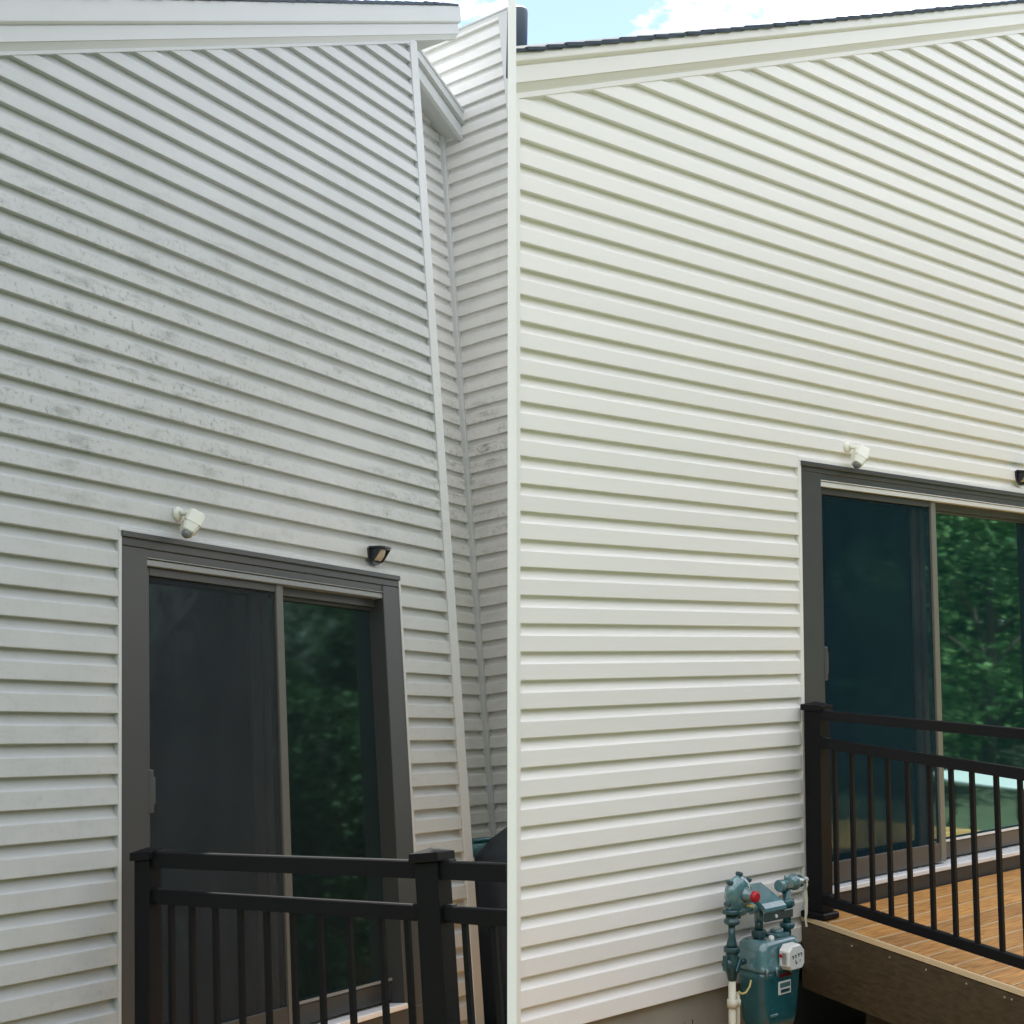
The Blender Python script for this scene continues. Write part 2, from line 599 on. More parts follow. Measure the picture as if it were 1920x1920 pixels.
def shingle_row(parent, x0, x1, zf, slope, y0, y1, m, back=None):
    """overlapping shingle courses climbing the slope, butt ends down-slope"""
    c = math.cos(math.atan(slope))
    d = Vector((c, 0, c * slope))
    nrm = Vector((-c * slope, 0, c))
    e = 0.128
    n = int((x1 - x0) / c / e) + 1
    for i in range(n):
        p = Vector((x0, 0, zf(x0))) + d * (e * i)
        rr = random.uniform(-0.006, 0.006)
        mb = MB()
        th = 0.014 + random.uniform(-0.002, 0.003)
        a = p + d * rr + nrm * 0.012
        b = p + d * (0.235 + rr) + nrm * 0.001
        jag = random.uniform(-0.006, 0.006)
        ya, yb = (y1, y1) if back is None else (back(a.x), back(b.x))
        A = [mb.bm.verts.new(q) for q in (Vector((a.x, y0 + jag, a.z)), Vector((b.x, y0 - jag, b.z)), Vector((b.x, yb, b.z)), Vector((a.x, ya, a.z)))]
        up = nrm * th
        B = [mb.bm.verts.new(v.co + up) for v in A]
        mb.bm.faces.new(A)
        mb.bm.faces.new(B)
        for j in range(4):
            mb.bm.faces.new((A[j], A[(j + 1) % 4], B[(j + 1) % 4], B[j]))
        mb.build('shingle', m, parent)

# ------------------------------------------------------------------ sliding door
def sliding_door(house, x0, x1, z0, z1, cas, sc0, sc1, gl1, pan_bot, D):
    """x0..x1 casing outer edges, z0..z1 casing, sc0..sc1 screen frame, gl1 right edge of the fixed pane, D materials"""
    c = MB()
    c.box(x0, x0 + cas, -0.027, 0.10, z0, z1 - D['head'] + 0.033, 0.003)
    c.box(x1 - cas, x1, -0.027, 0.10, z0, z1 - D['head'] + 0.033, 0.003)
    zc = z1 - D['head']
    pan_top = zc - 0.036
    c.box(x0, x1, -0.027, 0.10, zc + 0.034, z1, 0.003)
    door = c.build('sliding_door', D['frame'], house)
    r = MB()
    r.box(x0 - 0.006, x1 + 0.006, -0.038, -0.0275, z1 - 0.018, z1 + 0.006, 0.002)
    r.build('drip_cap', D['frame'], door)
    r = MB()
    r.box(x0 + cas - 0.02, x1 - cas + 0.02, -0.0225, 0.03, zc, zc + 0.033, 0.002)
    r.build('head_stop', D['frame'], door)
    r = MB()
    r.box(x0 + cas - 0.02, x1 - cas + 0.02, -0.026, 0.03, zc - 0.0055, zc - 0.0005, 0.001)
    r.box(x0 + cas - 0.002, x1 - cas + 0.01, -0.0205, 0.06, zc - 0.034, zc - 0.009, 0.002)
    r.build('head_track', D['track'], door)
    r = MB()
    r.box(x0 + cas + 0.002, x1 - cas - 0.002, 0.027, 0.10, zc - 0.075, zc - 0.035, 0.002)
    r.build('head_jamb', D['frame'], door)
    # screen in front of the left pane
    w = 0.045
    f = MB()
    f.box(sc0, sc0 + w, 0.0, 0.022, pan_bot, pan_top, 0.002)
    f.box(sc0 + w, sc1 - 0.052, 0.0, 0.022, pan_top - 0.034, pan_top, 0.002)
    f.box(sc0 + w, sc1 - 0.052, 0.0, 0.022, pan_bot, pan_bot + 0.10, 0.002)
    f.build('screen_frame', D['frame'], door)
    f = MB()
    f.box(sc1 - 0.052, sc1, -0.004, 0.026, pan_bot - 0.0, pan_top + 0.004, 0.003)
    f.build('screen_stile', D['stile'], door)
    f = MB()
    f.box(sc0 + w - 0.004, sc1 - 0.050, 0.010, 0.0108, pan_bot + 0.098, pan_top - 0.032)
    f.build('insect_screen', D['screen'], door)
    # left pane behind the screen, with its meeting stile
    f = MB()
    f.box(sc0 + 0.02, sc1 - 0.10, 0.075, 0.082, pan_bot + 0.05, pan_top - 0.03)
    f.build('glass_pane', D['dim'], door)
    f = MB()
    f.box(sc1 - 0.165, sc1 - 0.10, 0.055, 0.074, pan_bot, pan_top - 0.01, 0.006, 2)
    f.box(sc1 - 0.098, sc1 - 0.05, 0.045, 0.074, pan_bot, pan_top - 0.01, 0.006, 2)
    f.build('meeting_stile', D['stile'], door)
    # fixed pane on the right
    f = MB()
    f.box(sc1 - 0.05, gl1 + 0.02, 0.068, 0.074, pan_bot + 0.05, pan_top - 0.02)
    f.build('glass_pane', D['glass'], door)
    f = MB()
    f.box(sc1 + 0.001, gl1, 0.050, 0.067, pan_top - 0.055, pan_top + 0.02, 0.006, 2)
    f.box(gl1, gl1 + 0.065, 0.048, 0.067, pan_bot, pan_top + 0.02, 0.006, 2)
    f.box(sc1 + 0.001, gl1, 0.050, 0.067, pan_bot + 0.0, pan_bot + 0.085, 0.006, 2)
    f.build('pane_frame', D['frame'], door)
    f = MB()
    f.box(sc1 + 0.004, gl1, 0.041, 0.0495, pan_bot + 0.088, pan_bot + 0.10)
    f.build('glazing_bead', D['bead'], door)
    # sill
    f = MB()
    f.box(x0 + cas + 0.003, x1 - cas - 0.003, -0.045, 0.10, pan_bot - 0.036, pan_bot - 0.012, 0.003)
    f.build('sill', D['sill'], door)
    f = MB()
    f.box(x0 + 0.002, x1 - 0.002, -0.030, 0.10, pan_bot - 0.17, pan_bot - 0.038, 0.003)
    f.build('sill_skirt', D['skirt'], door)
    # pull handle on the screen
    zc = pan_bot + (pan_top - pan_bot) * D['handle']
    f = MB()
    f.box(sc0 + 0.01, sc0 + 0.046, -0.02, -0.0005, zc - 0.085, zc + 0.085, 0.006, 2)
    f.box(sc0 + 0.048, sc0 + 0.064, -0.012, 0.008, zc - 0.05, zc + 0.055, 0.004, 2)
    f.build('pull_handle', D['frame'], door)
    return door

def j_trim(house, x0, x1, z0, z1, w, m):
    t = MB()
    t.box(x0 - w, x0 - 0.001, -0.030, 0.02, z0, z1 + 0.001, 0.002)
    t.box(x1 + 0.001, x1 + w, -0.030, 0.02, z0, z1 + 0.001, 0.002)
    t.box(x0 - w, x1 + w, -0.030, 0.02, z1 + 0.002, z1 + w, 0.002)
    t.build('door_trim', m, house)

# ================================================================== GREY HOUSE
grey = thing('vinyl_house', 'grey house with mildew-streaked lap siding, dark sliding door and small roof at its corner', 'house', GREY)
zA = lambda x: 4.249 + 0.4760 * (x + 0.484)          # where the front wall meets the rake
xA = lambda z: (z - 4.249) / 0.4760 - 0.484
AX0, AX1, ATRIM = -0.95, 2.672, 0.085
ADX0, ADX1, ADZ1 = 0.149, 2.19, 2.322
mS = M['grey_siding']
for k in range(0, 52):
    z0 = k * CO
    if z0 > zA(AX1) + 0.01:
        break
    left = lambda z: max(AX0, xA(z - 0.012))
    if z0 < ADZ1 < z0 + CO:
        siding_piece(grey, k, left, lambda z: ADX0 - 0.012, mS, segs=4)
        siding_piece(grey, k, lambda z: ADX1 + 0.012, lambda z: AX1 + 0.004, mS, segs=3)
        siding_piece(grey, k, lambda z: ADX0 - 0.012, lambda z: ADX1 + 0.012, mS, segs=5, zbot=ADZ1 + 0.012)
    elif z0 < ADZ1:
        siding_piece(grey, k, left, lambda z: ADX0 - 0.012, mS, segs=4)
        siding_piece(grey, k, lambda z: ADX1 + 0.012, lambda z: AX1 + 0.004, mS, segs=3)
    else:
        siding_piece(grey, k, left, lambda z: AX1 + 0.004, mS, segs=8, zbot=ADZ1 + 0.012)
# front wall behind the siding
w = MB()
w.prism([(AX0, -0.2), (ADX0 + 0.005, -0.2), (ADX0 + 0.005, zA(ADX0)), (AX0, zA(AX0))], 'y', 0.0, 0.14)
w.prism([(ADX0 + 0.0051, ADZ1 - 0.01), (ADX1 - 0.0051, ADZ1 - 0.01), (ADX1 - 0.0051, zA(ADX1)), (ADX0 + 0.0051, zA(ADX0))], 'y', 0.0, 0.14)
w.prism([(ADX1 - 0.005, -0.2), (AX1 + 0.05, -0.2), (AX1 + 0.05, zA(AX1 + 0.05)), (ADX1 - 0.005, zA(ADX1))], 'y', 0.0, 0.14)
w.box(AX1 - 0.05, AX1 + 0.05, 0.1401, 0.688, -0.2, zA(AX1) - 0.02)
w.box(ADX0, ADX1, 0.13, 0.14, -0.2, ADZ1)
w.build('wall', M['sheath'], grey)
# outside corner trim
t = MB()
t.box(AX1, AX1 + ATRIM, -0.032, 0.075, -0.15, zA(AX1) + 0.03, 0.003)
t.build('corner_trim', M['grey_trim'], grey)
# recessed wall right of it
Y2 = 0.69
X3 = 4.21
z2 = lambda x: 5.872 - 0.4624 * (x - 4.21)
x2 = lambda z: 4.21 - (z - 5.872) / 0.4624
for k in range(0, 58):
    if k * CO > z2(AX1 + ATRIM):
        break
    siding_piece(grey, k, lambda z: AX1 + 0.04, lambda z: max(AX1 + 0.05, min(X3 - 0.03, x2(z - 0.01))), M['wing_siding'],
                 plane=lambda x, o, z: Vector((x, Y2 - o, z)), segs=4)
w = MB()
w.prism([(AX1 + 0.02, -0.2), (X3 + 0.1, -0.2), (X3 + 0.1, z2(X3 + 0.1)), (AX1 + 0.02, z2(AX1 + 0.02))], 'y', Y2, Y2 + 0.08)
w.build('wall', M['sheath'], grey)
t = MB()
t.box(X3 - 0.058, X3 + 0.004, Y2 - 0.058, Y2 - 0.001, -0.15, z2(X3) + 0.01, 0.003)
t.build('corner_trim', M['grey_trim'], grey)
# side wing, its wall square-on to the recess
n3 = Vector((0.99502, -0.0997, 0)).normalized()
def wing(u, o, z):
    """u runs along the wing wall towards the viewer from the recess"""
    base = Vector((X3, Y2, 0)) + Vector((-0.0997, -0.99502, 0)) * u
    return Vector((base.x - n3.x * o, base.y - n3.y * o, z))
WU0, WU1 = -1.2, 0.625
for k in range(0, 60):
    zt = 6.655
    if k * CO > zt:
        break
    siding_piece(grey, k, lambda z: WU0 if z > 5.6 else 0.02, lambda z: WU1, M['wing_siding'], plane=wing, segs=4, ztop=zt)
def wing_box(mb, u0, u1, o0, o1, z0, z1):
    vs = [mb.bm.verts.new(wing(u, o, z)) for z in (z0, z1) for (u, o) in ((u0, o0), (u1, o0), (u1, o1), (u0, o1))]
    for f in ((3, 2, 1, 0), (4, 5, 6, 7), (0, 1, 5, 4), (1, 2, 6, 5), (2, 3, 7, 6), (3, 0, 4, 7)):
        mb.bm.faces.new([vs[i] for i in f])
w = MB()
wing_box(w, WU0, WU1 + 0.03, -0.12, 0.0, -0.2, 6.68)
w.build('wall', M['sheath'], grey)
t = MB()
wing_box(t, WU1, WU1 + 0.085, -0.125, 0.032, -0.15, 6.64)
t.build('corner_trim', M['grey_trim'], grey)
t = MB()
wing_box(t, WU0, WU1 + 0.09, -0.13, 0.026, 6.642, 6.685)
wing_box(t, WU0, WU1 + 0.09, -0.13, 0.032, 6.686, 6.70)
t.build('eave_trim', M['grey_trim'], grey)
# main rake
OUT, UPV = Vector((0, -1, 0)), Vector((0, 0, 1))
RX0, RX1 = -1.0, 3.285
for nm, sec in rake_section(-0.012, 0.245).items():
    xe = RX1 if nm in ('upper_board',) else RX1 - 0.02
    if nm == 'frieze':
        xe = AX1
    t = MB()
    t.sweep(sec, (RX0, -0.001, zA(RX0) - 0.006), (xe, -0.001, zA(xe) - 0.006), (OUT, UPV))
    t.build({'frieze': 'frieze_trim', 'soffit': 'soffit', 'lower_board': 'rake_board', 'upper_board': 'rake_board'}[nm], M['grey_trim'], grey)
t = MB()
t.prism([(RX0, zA(RX0) + 0.012), (RX1 - 0.03, zA(RX1 - 0.03) + 0.012), (RX1 - 0.03, zA(RX1 - 0.03) + 0.185), (RX0, zA(RX0) + 0.185)], 'y', 0.0, 0.52)
t.build('roof', M['grey_trim'], grey)
shingle_row(grey, RX0, RX1 - 0.13, lambda x: zA(x) + 0.236, 0.4760, -0.080, 0.55, M['shingle'])
# small roof falling towards the wing
zr = lambda x: 5.795 - 0.4624 * (x - 4.18)            # bottom edge of its fascia, at y = 0.48
YR = 0.48
for lo, hi, out in ((0.0, 0.098, 0.0), (0.0985, 0.128, -0.012), (0.1285, 0.200, 0.025)):
    t = MB()
    xa, xb = 3.56, 4.185 + (0.012 if hi > 0.15 else 0)
    t.prism([(xa, zr(xa) + lo), (xb, zr(xb) + lo), (xb, zr(xb) + hi), (xa, zr(xa) + hi)], 'y', YR - out, YR + 0.03)
    t.build('rake_board', M['grey_trim'], grey)
t = MB()
xa, xb = 3.10, 4.20
t.bm.verts.ensure_lookup_table()
A = [t.bm.verts.new(v) for v in (Vector((xa, YR + 0.031, zr(xa) + 0.012)), Vector((xb, YR + 0.031, zr(xb) + 0.012)),
                                 Vector((xb, Y2 - 0.002, z2(xb) + 0.0)), Vector((xa, Y2 - 0.002, z2(xa) + 0.0)))]
B = [t.bm.verts.new(v.co + Vector((0, 0, 0.05))) for v in A]
t.bm.faces.new(A)
t.bm.faces.new(B)
for i in range(4):
    t.bm.faces.new((A[i], A[(i + 1) % 4], B[(i + 1) % 4], B[i]))
t.build('soffit', M['grey_trim'], grey)
t = MB()
t.prism([(3.58, zr(3.58) + 0.2), (4.2, zr(4.2) + 0.2), (4.2, zr(4.2) + 0.222), (3.58, zr(3.58) + 0.222)], 'y', YR - 0.035, Y2 + 0.5)
t.build('roof', M['grey_trim'], grey)
# door and its trim
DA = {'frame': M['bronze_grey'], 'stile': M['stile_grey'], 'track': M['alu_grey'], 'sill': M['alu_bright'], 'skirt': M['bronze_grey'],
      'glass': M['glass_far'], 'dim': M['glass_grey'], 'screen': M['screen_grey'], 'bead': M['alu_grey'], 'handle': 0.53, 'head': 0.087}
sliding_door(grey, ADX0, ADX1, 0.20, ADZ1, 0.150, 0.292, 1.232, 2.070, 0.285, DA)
j_trim(grey, ADX0, ADX1, 0.02, ADZ1, 0.019, M['grey_trim'])
f = MB()
f.box(ADX0, ADX1, -0.012, 0.1, -0.1, 0.195)
f.build('foundation', M['concrete'], grey)

# ------------------------------------------------------------------ wall camera and wall lamp (both houses carry one)
def wall_camera(label, H, x, z, plastic, roll):
    """rounded box camera hanging from a ball mount; x, z is the mount plate"""
    t = thing('security_camera', label, 'camera', H @ T(x, -0.0260, z), 'cameras over the doors')
    b = MB()
    R = Matrix.Rotation(math.radians(90), 4, 'X')
    b.lathe([(0.030, 0.0), (0.032, 0.006), (0.028, 0.014), (0.014, 0.020)], 20, R)
    b.build('mount_plate', plastic, t)
    b = MB()
    for px, pz in ((-0.015, 0.017), (0.015, 0.017), (0.0, -0.02)):
        b.lathe([(0.0035, 0.0), (0.003, 0.0025)], 8, T(px, -0.0125, pz) @ R)
    b.build('screw_head', M['lens'], t)
    b = MB()
    b.tube([(0, -0.018, 0), (0.004, -0.035, -0.002), (0.012, -0.052, -0.006)], 0.011, 10)
    b.lathe([(0.001, -0.016), (0.011, -0.011), (0.016, 0.0), (0.011, 0.011), (0.001, 0.016)], 14, T(0.010, -0.050, -0.006))
    b.build('ball_joint', plastic, t)
    body = MB()
    # stations from the blunt top end to the lens end: height along the axis, half widths
    st = [(0.058, 0.026, 0.026), (0.054, 0.033, 0.033), (0.046, 0.037, 0.036), (-0.014, 0.037, 0.036), (-0.020, 0.036, 0.0345), (-0.056, 0.026, 0.026), (-0.060, 0.022, 0.022)]
    Mx = T(0.002, -0.078, -0.056) @ Matrix.Rotation(math.radians(roll), 4, 'Z') @ Matrix.Rotation(math.radians(-24), 4, 'X') @ Matrix.Rotation(math.radians(32), 4, 'Y')
    rings = []
    for h, hx, hy in st:
        ring = []
        for kx, ky in ((-1, -0.72), (-0.72, -1), (0.72, -1), (1, -0.72), (1, 0.72), (0.72, 1), (-0.72, 1), (-1, 0.72)):
            ring.append(body.bm.verts.new(Mx @ Vector((kx * hx, ky * hy, h))))
        rings.append(ring)
    for a, c in zip(rings, rings[1:]):
        for i in range(8):
            body.bm.faces.new((a[i], a[(i + 1) % 8], c[(i + 1) % 8], c[i]))
    body.bm.faces.new(rings[0])
    body.bm.faces.new(rings[-1])
    body.build('body', plastic, t)
    ln = MB()
    ln.lathe([(0.021, -0.0605), (0.021, -0.066), (0.017, -0.073), (0.009, -0.078), (0.001, -0.079)], 18, Mx)
    ln.build('lens', M['lens'], t)
    sm = MB()
    sm.box(-0.0376, 0.0376, -0.0366, 0.0366, -0.0185, -0.0165, 0.0, 1, Mx)
    sm.build('seam', plastic, t)
    return t

wall_camera('soiled white camera bolted over the dark door of the grey streaked house', GREY, 0.482, 2.440, M['cam_grey'], -24)
wall_camera('clean cream camera bolted over the door of the bright white house', CLEAN, 0.362, 2.890, M['cam_white'], -24)

def wall_lamp(label, H, x, z):
    """small half-round lamp: dark back plate, flat sloping lid, cream lens bowl below"""
    t = thing('wall_lamp', label, 'lamp', H @ T(x, -0.0280, z) @ Matrix.Scale(0.82, 4), 'small lamps over the doors')
    pts = [(-0.075, 0.045), (0.075, 0.045), (0.075, 0.0)]
    for i in range(1, 12):
        a = math.pi * i / 12
        pts.append((0.075 * math.cos(a), -0.062 * math.sin(a)))
    pts.append((-0.075, 0.0))
    b = MB()
    b.prism(pts, 'y', -0.013, 0.0)
    b.build('back_plate', M['black'], t)
    b = MB()
    lid = [(-0.079, -0.0135), (0.079, -0.0135), (0.062, -0.095), (0.03, -0.105), (-0.03, -0.105), (-0.062, -0.095)]
    A = [b.bm.verts.new(Vector((p[0], p[1], 0.040 + (p[1] + 0.0135) * 0.10))) for p in lid]
    B = [b.bm.verts.new(Vector((p[0], p[1], 0.052 + (p[1] + 0.0135) * 0.10))) for p in lid]
    b.bm.faces.new(A)
    b.bm.faces.new(B)
    for i in range(6):
        b.bm.faces.new((A[i], A[(i + 1) % 6], B[(i + 1) % 6], B[i]))
    b.build('lid', M['black'], t)
    b = MB()
    b.prism([(-0.0135, 0.036), (-0.088, 0.028), (-0.030, -0.038), (-0.0135, -0.045)], 'x', 0.046, 0.058)
    b.prism([(-0.0135, 0.036), (-0.088, 0.028), (-0.030, -0.038), (-0.0135, -0.045)], 'x', -0.058, -0.046)
    b.build('cheek', M['black'], t)
    b = MB()
    st = [(0.030, 0.068), (0.012, 0.066), (-0.008, 0.056), (-0.024, 0.040), (-0.036, 0.020)]
    rings = []
    for h, r in st:
        rings.append([b.bm.verts.new(Vector((0.045 * math.cos(math.pi * i / 10), -0.0138 - r * math.sin(math.pi * i / 10), h))) for i in range(11)])
    for a, c in zip(rings, rings[1:]):
        for i in range(10):
            f = b.bm.faces.new((a[i], a[i + 1], c[i + 1], c[i]))
            f.smooth = True
    b.bm.faces.new(rings[-1])
    b.bm.faces.new(rings[0])
    b.build('lens', M['lamp_lens'], t)
    return t

wall_lamp('black half-round lamp with cream lens on the grey streaked siding beside the door corner', GREY, 1.975, 2.415)
wall_lamp('black lamp with cream lens cut by the photo edge on the white siding', CLEAN, 2.285, 2.880)

# ================================================================== CLEAN HOUSE
clean = thing('vinyl_house', 'clean white lap-sided house with shingled roof edge, vent pipe and sliding door onto the deck', 'house', CLEAN)
SLB = 0.373
zB = lambda x: 4.185 + SLB * (x + 2.103)
xB = lambda z: (z - 4.185) / SLB - 2.103
xe = lambda z: -2.018 - (z - 0.40) * 0.0290           # left end of the wall, where it ends behind the added white strip
BX1 = 3.15
BDX0, BDX1, BDZ1 = -0.060, 2.76, 2.776
mC = M['clean_siding']
for k in range(3, 60):
    z0 = k * CO
    if z0 > zB(BX1):
        break
    left = lambda z: max(xe(z) - 0.004, xB(z - 0.012))
    if z0 < BDZ1 < z0 + CO:
        siding_piece(clean, k, left, lambda z: BDX0 - 0.024, mC, segs=7)
        siding_piece(clean, k, lambda z: BDX1 + 0.024, lambda z: BX1, mC, segs=2)
        siding_piece(clean, k, lambda z: BDX0 - 0.024, lambda z: BDX1 + 0.024, mC, segs=6, zbot=BDZ1 + 0.012)
    elif z0 < BDZ1:
        siding_piece(clean, k, left, lambda z: BDX0 - 0.024, mC, segs=7)
        siding_piece(clean, k, lambda z: BDX1 + 0.024, lambda z: BX1, mC, segs=2)
    else:
        siding_piece(clean, k, left, lambda z: BX1, mC, segs=12, zbot=BDZ1 + 0.012)
t = MB()
t.prism([(xe(0) - 0.0, 0.34), (BDX0 - 0.02, 0.34), (BDX0 - 0.02, 0.356), (xe(0), 0.356)], 'y', -0.012, 0.0)
t.build('starter_strip', M['clean_trim'], clean)
t = MB()
t.hexa([(xe(0.33) - 0.014, -0.033, 0.335), (xe(0.33) + 0.016, -0.033, 0.335), (xe(0.33) + 0.016, -0.001, 0.335), (xe(0.33) - 0.002, -0.001, 0.335)],
       [(xe(4.16) - 0.014, -0.033, 4.17), (xe(4.16) + 0.016, -0.033, 4.17), (xe(4.16) + 0.016, -0.001, 4.17), (xe(4.16) - 0.002, -0.001, 4.17)])
t.build('corner_trim', M['clean_trim'], clean)
t = MB()
t.box(BX1 - 0.02, BX1 + 0.06, -0.034, 0.14, 0.335, zB(BX1) + 0.0, 0.003)
t.build('corner_trim', M['clean_trim'], clean)
w = MB()
MI = 0.96                                             # the free end is cut back at this slant
w.hexa([(xe(0.3), 0.0, 0.3435), (BDX0 + 0.005, 0.0, 0.3435), (BDX0 + 0.005, 0.0, zB(BDX0)), (xe(4.1), 0.0, 4.15)],
       [(xe(0.3) + 0.14 * MI, 0.14, 0.3435), (BDX0 + 0.005, 0.14, 0.3435), (BDX0 + 0.005, 0.14, zB(BDX0)), (xe(4.1) + 0.14 * MI, 0.14, 4.15)])
w.prism([(BDX0 + 0.0051, BDZ1 - 0.01), (BDX1 - 0.0051, BDZ1 - 0.01), (BDX1 - 0.0051, zB(BDX1)), (BDX0 + 0.0051, zB(BDX0))], 'y', 0.0, 0.14)
w.prism([(BDX1 - 0.005, 0.3435), (BX1 + 0.02, 0.3435), (BX1 + 0.02, zB(BX1 + 0.02)), (BDX1 - 0.005, zB(BDX1))], 'y', 0.0, 0.14)
w.box(BDX0, BDX1, 0.13, 0.14, 0.3, BDZ1)
w.build('wall', M['sheath'], clean)
f = MB()
f.hexa([(xe(0.0) + 0.012, 0.012, -0.3), (BX1, 0.012, -0.3), (BX1, 0.012, 0.335), (xe(0.335) + 0.012, 0.012, 0.335)],
       [(xe(0.0) + 0.16 * MI, 0.16, -0.3), (BX1, 0.16, -0.3), (BX1, 0.16, 0.335), (xe(0.335) + 0.16 * MI, 0.16, 0.335)])
f.build('foundation', M['concrete'], clean)
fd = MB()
fd.box(-0.16, BX1, 0.004, 0.0115, -0.2, 0.34)  # black panel added to stand for the shade under the deck
fd.build('under_deck_shade', M['black'], clean)
RB0, RB1 = -2.135, 3.2
for nm, sec in rake_section(-0.018).items():
    t = MB()
    t.sweep(sec, (RB0, -0.001, zB(RB0)), (RB1, -0.001, zB(RB1)), (OUT, UPV), MI)
    t.build({'frieze': 'frieze_trim', 'soffit': 'soffit', 'lower_board': 'rake_board', 'upper_board': 'rake_board'}[nm], M['clean_trim'], clean)
t = MB()
RB2 = RB0 + 0.72 * MI
t.hexa([(RB0, 0.0, zB(RB0) + 0.012), (RB1, 0.0, zB(RB1) + 0.012), (RB1, 0.0, zB(RB1) + 0.19), (RB0, 0.0, zB(RB0) + 0.19)],
       [(RB2, 0.72, zB(RB2) + 0.012), (RB1, 0.72, zB(RB1) + 0.012), (RB1, 0.72, zB(RB1) + 0.19), (RB2, 0.72, zB(RB2) + 0.19)])
t.build('roof', M['sheath'], clean)
shingle_row(clean, RB0 - 0.10, RB1 - 0.2, lambda x: zB(x) + 0.186, SLB, -0.086, 0.77, M['shingle'], lambda x: min(0.77, max(-0.09, (x - RB0) / MI)))
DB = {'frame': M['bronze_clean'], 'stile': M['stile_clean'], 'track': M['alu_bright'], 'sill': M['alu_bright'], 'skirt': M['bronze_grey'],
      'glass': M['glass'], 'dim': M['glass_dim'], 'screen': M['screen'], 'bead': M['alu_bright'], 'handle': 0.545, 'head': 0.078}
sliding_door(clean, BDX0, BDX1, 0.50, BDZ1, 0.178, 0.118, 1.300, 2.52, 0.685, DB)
j_trim(clean, BDX0, BDX1, 0.47, BDZ1, 0.026, M['clean_trim'])
p = MB()
p.lathe([(0.052, 0.0), (0.052, 0.335), (0.050, 0.352), (0.040, 0.362), (0.038, 0.35)], 20, T(-1.535, 0.6, 4.60))
p.build('vent_pipe', M['pipe_dark'], clean)

# ------------------------------------------------------------------ white pole between the two houses, added to stand for a dividing strip
divider = MB()
divider.box(-0.0135, 0.0135, -0.0135, 0.0135, 0.0, 4.55, 0.002)
po = divider.build('white_divider', M['divider'], None, (0.0, 4.36, 0.0))
po['label'] = 'slim white upright pole added to cover the seam between the grey house and the clean white house'
po['category'] = 'divider'

# ================================================================== DECK OF THE CLEAN HOUSE
deck = thing('wooden_deck', 'tan plank deck with dark brown rim beside the clean white house', 'deck', CLEAN)
ux = lambda y: -0.096 + 0.2447 * (y - 0.017)          # rim line, running out from the wall
dz = lambda y: 0.577 + 0.038 * (y - 0.017)            # the deck falls slightly away from the house
yb = -0.045
while yb > -1.75:
    b = MB()
    wdt = 0.151
    y1, y0 = yb, yb - wdt + 0.010
    dr = random.uniform(0, 0.0012)
    b.hexa([(ux(y1) + 0.03, y1, dz(y1) - 0.026), (3.5, y1, dz(y1) - 0.026), (3.5, y0, dz(y0) - 0.026), (ux(y0) + 0.03, y0, dz(y0) - 0.026)],
           [(ux(y1) + 0.03, y1, dz(y1) - dr), (3.5, y1, dz(y1) - dr), (3.5, y0, dz(y0) - dr), (ux(y0) + 0.03, y0, dz(y0) - dr)])
    ob = b.build('deck_board', M['deck'], deck)
    e = MB()
    e.hexa([(ux(y0) + 0.03, y0 - 0.0001, dz(y0) - 0.02), (3.5, y0 - 0.0001, dz(y0) - 0.02), (3.5, y0 - 0.0055, dz(y0) - 0.02), (ux(y0) + 0.03, y0 - 0.0055, dz(y0) - 0.02)],
           [(ux(y0) + 0.03, y0 - 0.0001, dz(y0) + 0.0012), (3.5, y0 - 0.0001, dz(y0) + 0.0012), (3.5, y0 - 0.0055, dz(y0) + 0.0012), (ux(y0) + 0.03, y0 - 0.0055, dz(y0) + 0.0012)])
    e.build('board_edge', M['deck_edge'], ob)
    yb -= wdt
def rim_piece(name, o0, o1, h0, h1, m):
    q = MB()
    ya, yc = -0.030, -1.75
    q.hexa([(ux(ya) + o0, ya, dz(ya) + h0), (ux(ya) + o1, ya, dz(ya) + h0), (ux(yc) + o1, yc, dz(yc) + h0), (ux(yc) + o0, yc, dz(yc) + h0)],
           [(ux(ya) + o0, ya, dz(ya) + h1), (ux(ya) + o1, ya, dz(ya) + h1), (ux(yc) + o1, yc, dz(yc) + h1), (ux(yc) + o0, yc, dz(yc) + h1)])
    return q.build(name, m, deck)
rim_piece('edge_board', -0.004, 0.014, -0.020, 0.002, M['deck_edge'])
rim = rim_piece('rim_board', -0.008, 0.028, -0.325, -0.026, M['rim'])
ru = Vector((0.2447, 1, 0)).normalized()
rn = Vector((-1, 0.2447, 0)).normalized()
RR = Matrix(((ru.x, 0, rn.x, 0), (ru.y, 0, rn.y, 0), (0, 1, 0, 0), (0, 0, 0, 1)))
for (sy, sz) in ((-0.364, 0.506), (-0.597, 0.505), (-0.808, 0.499), (-1.028, 0.492), (-1.224, 0.484), (-1.259, 0.484)):
    s_ = MB()
    s_.lathe([(0.0046, -0.001), (0.004, 0.003)], 8, T(ux(sy) - 0.008, sy, sz) @ RR)
    s_.build('screw', M['screw'], rim)
for py in (-0.45, -1.5):
    b = MB()
    b.box(ux(py) + 0.06, ux(py) + 0.15, py - 0.05, py + 0.05, 0.0, dz(py) - 0.027)
    b.build('support_post', M['rim'], deck)
b = MB()
b.box(ux(-0.03) + 0.03, 3.5, -0.040, -0.001, 0.27, dz(-0.03) - 0.027)
b.build('ledger_board', M['rim'], deck)

